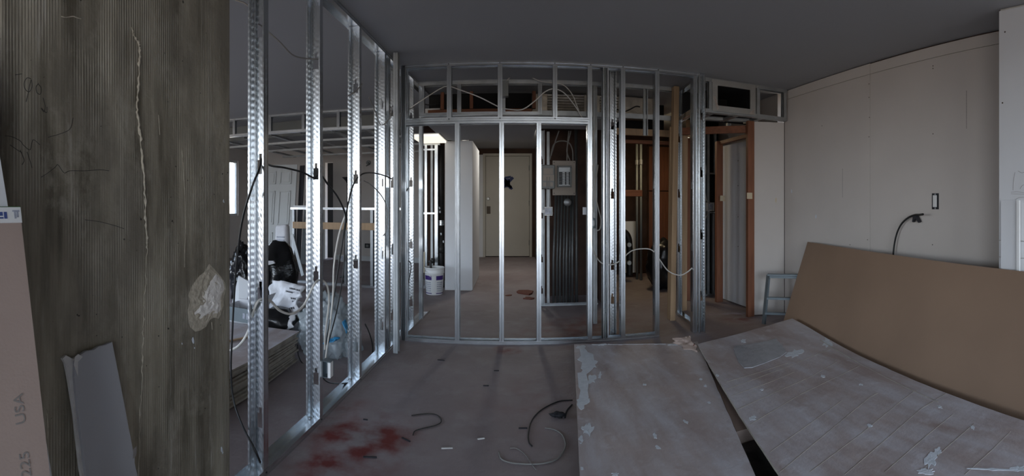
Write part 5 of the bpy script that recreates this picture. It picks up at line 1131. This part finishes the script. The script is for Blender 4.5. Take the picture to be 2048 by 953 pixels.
# step ladder folded against the right wall
ld = thing('step_ladder', 'grey metal step ladder tucked behind the brown leaning sheet', 'ladder', (2.72, 4.1, 0))
for dx, dy in ((0, 0), (.27, -.22)):
    MB().bar((2.58 + dx, 4.12 + dy, 0), (2.66 + dx * .9, 4.15 + dy, .52), .022, .05, (0, 1, 0)).build('rail', 'ladder_metal', ld)
for s in (.22, .53, .97):
    z = .52 * s; MB().bar((2.58 + .08 * s, 4.12, z), (2.84 + .06 * s, 3.90, z), .05, .022).build('step', 'ladder_metal', ld)
bevel(MB().bar((2.64, 4.14, .525), (2.91, 3.92, .525), .07, .02).build('top_cap', 'ladder_metal', ld), .004)

# ------------------------------------------------------------------ small things on the floor
def fl(x, y, z=.004): return onZ(x, y, z)
cable('plastic_strip', [fl(998, 905), fl(1002, 918), fl(1020, 926), fl(1050, 929), (fl(1085, 928)), fl(1112, 920), fl(1127, 903), fl(1131, 888), fl(1124, 870), fl(1108, 860), fl(1090, 857)], .004, 'cable_grey', 'pale curled strip lying on the floor', 'strip')
cable('loose_wire', [fl(1145, 801), fl(1120, 803), fl(1095, 813), fl(1075, 827), fl(1062, 845), fl(1057, 868), fl(1058, 885), fl(1064, 893)], .004, 'cable_black', 'dark arched wire on the floor beside the dusty sheets', 'wire')
cable('loose_wire', [fl(1020, 897), fl(1034, 898), fl(1050, 910), fl(1060, 925), fl(1072, 940)], .002, 'cable_grey', 'thin grey wire inside the curled strip on the floor', 'wire')
cable('loose_wire', [fl(823, 832), fl(845, 829), fl(868, 829), fl(880, 836), fl(882, 845), fl(870, 852), fl(845, 858), fl(830, 863), fl(826, 871)], .003, 'pencil', 'thin bent dark wire in the middle of the floor', 'wire')
o = lump('debris_knot', tuple(fl(1117, 830, .015)), (.05, .03, .014), 'ink', 51, None, .6, 4, .001, 3, .3); tag(o, 'small black knot of debris near the dusty sheets', 'debris')
cable('debris_stick', [fl(1130, 836), fl(1134, 822), fl(1144, 810)], .005, 'ink', 'short black stick beside the debris knot', 'stick')
for k, (x, y, L, a, lab) in enumerate(((740, 915, .035, .25, 'black splinter on the floor beside the red stain'), (731, 840, .014, .1, 'tiny dark chip above the red stain'), (882, 721, .03, -.1, 'dark splinter near the corner of the stud walls'), (993, 742, .02, 0, 'small dark chip alone in the middle of the floor'), (972, 772, .02, .05, 'dark chip in the centre of the floor'), (812, 880, .03, -.5, 'brown chip right of the red stain'), (1046, 857, .025, 0, 'dark sliver left of the arched wire'), (894, 897, .03, .2, 'pale chip left of the curled strip'), (962, 878, .02, .3, 'light crumb between wire and curled strip'))):
    p = fl(x, y, .003); o = MB().bar(p - V(L * math.cos(a), L * math.sin(a), 0), p + V(L * math.cos(a), L * math.sin(a), 0), .008, .005).build('floor_chip', 'ink' if k < 7 else 'gypsum'); tag(o, lab, 'chip', 'chips on the floor')
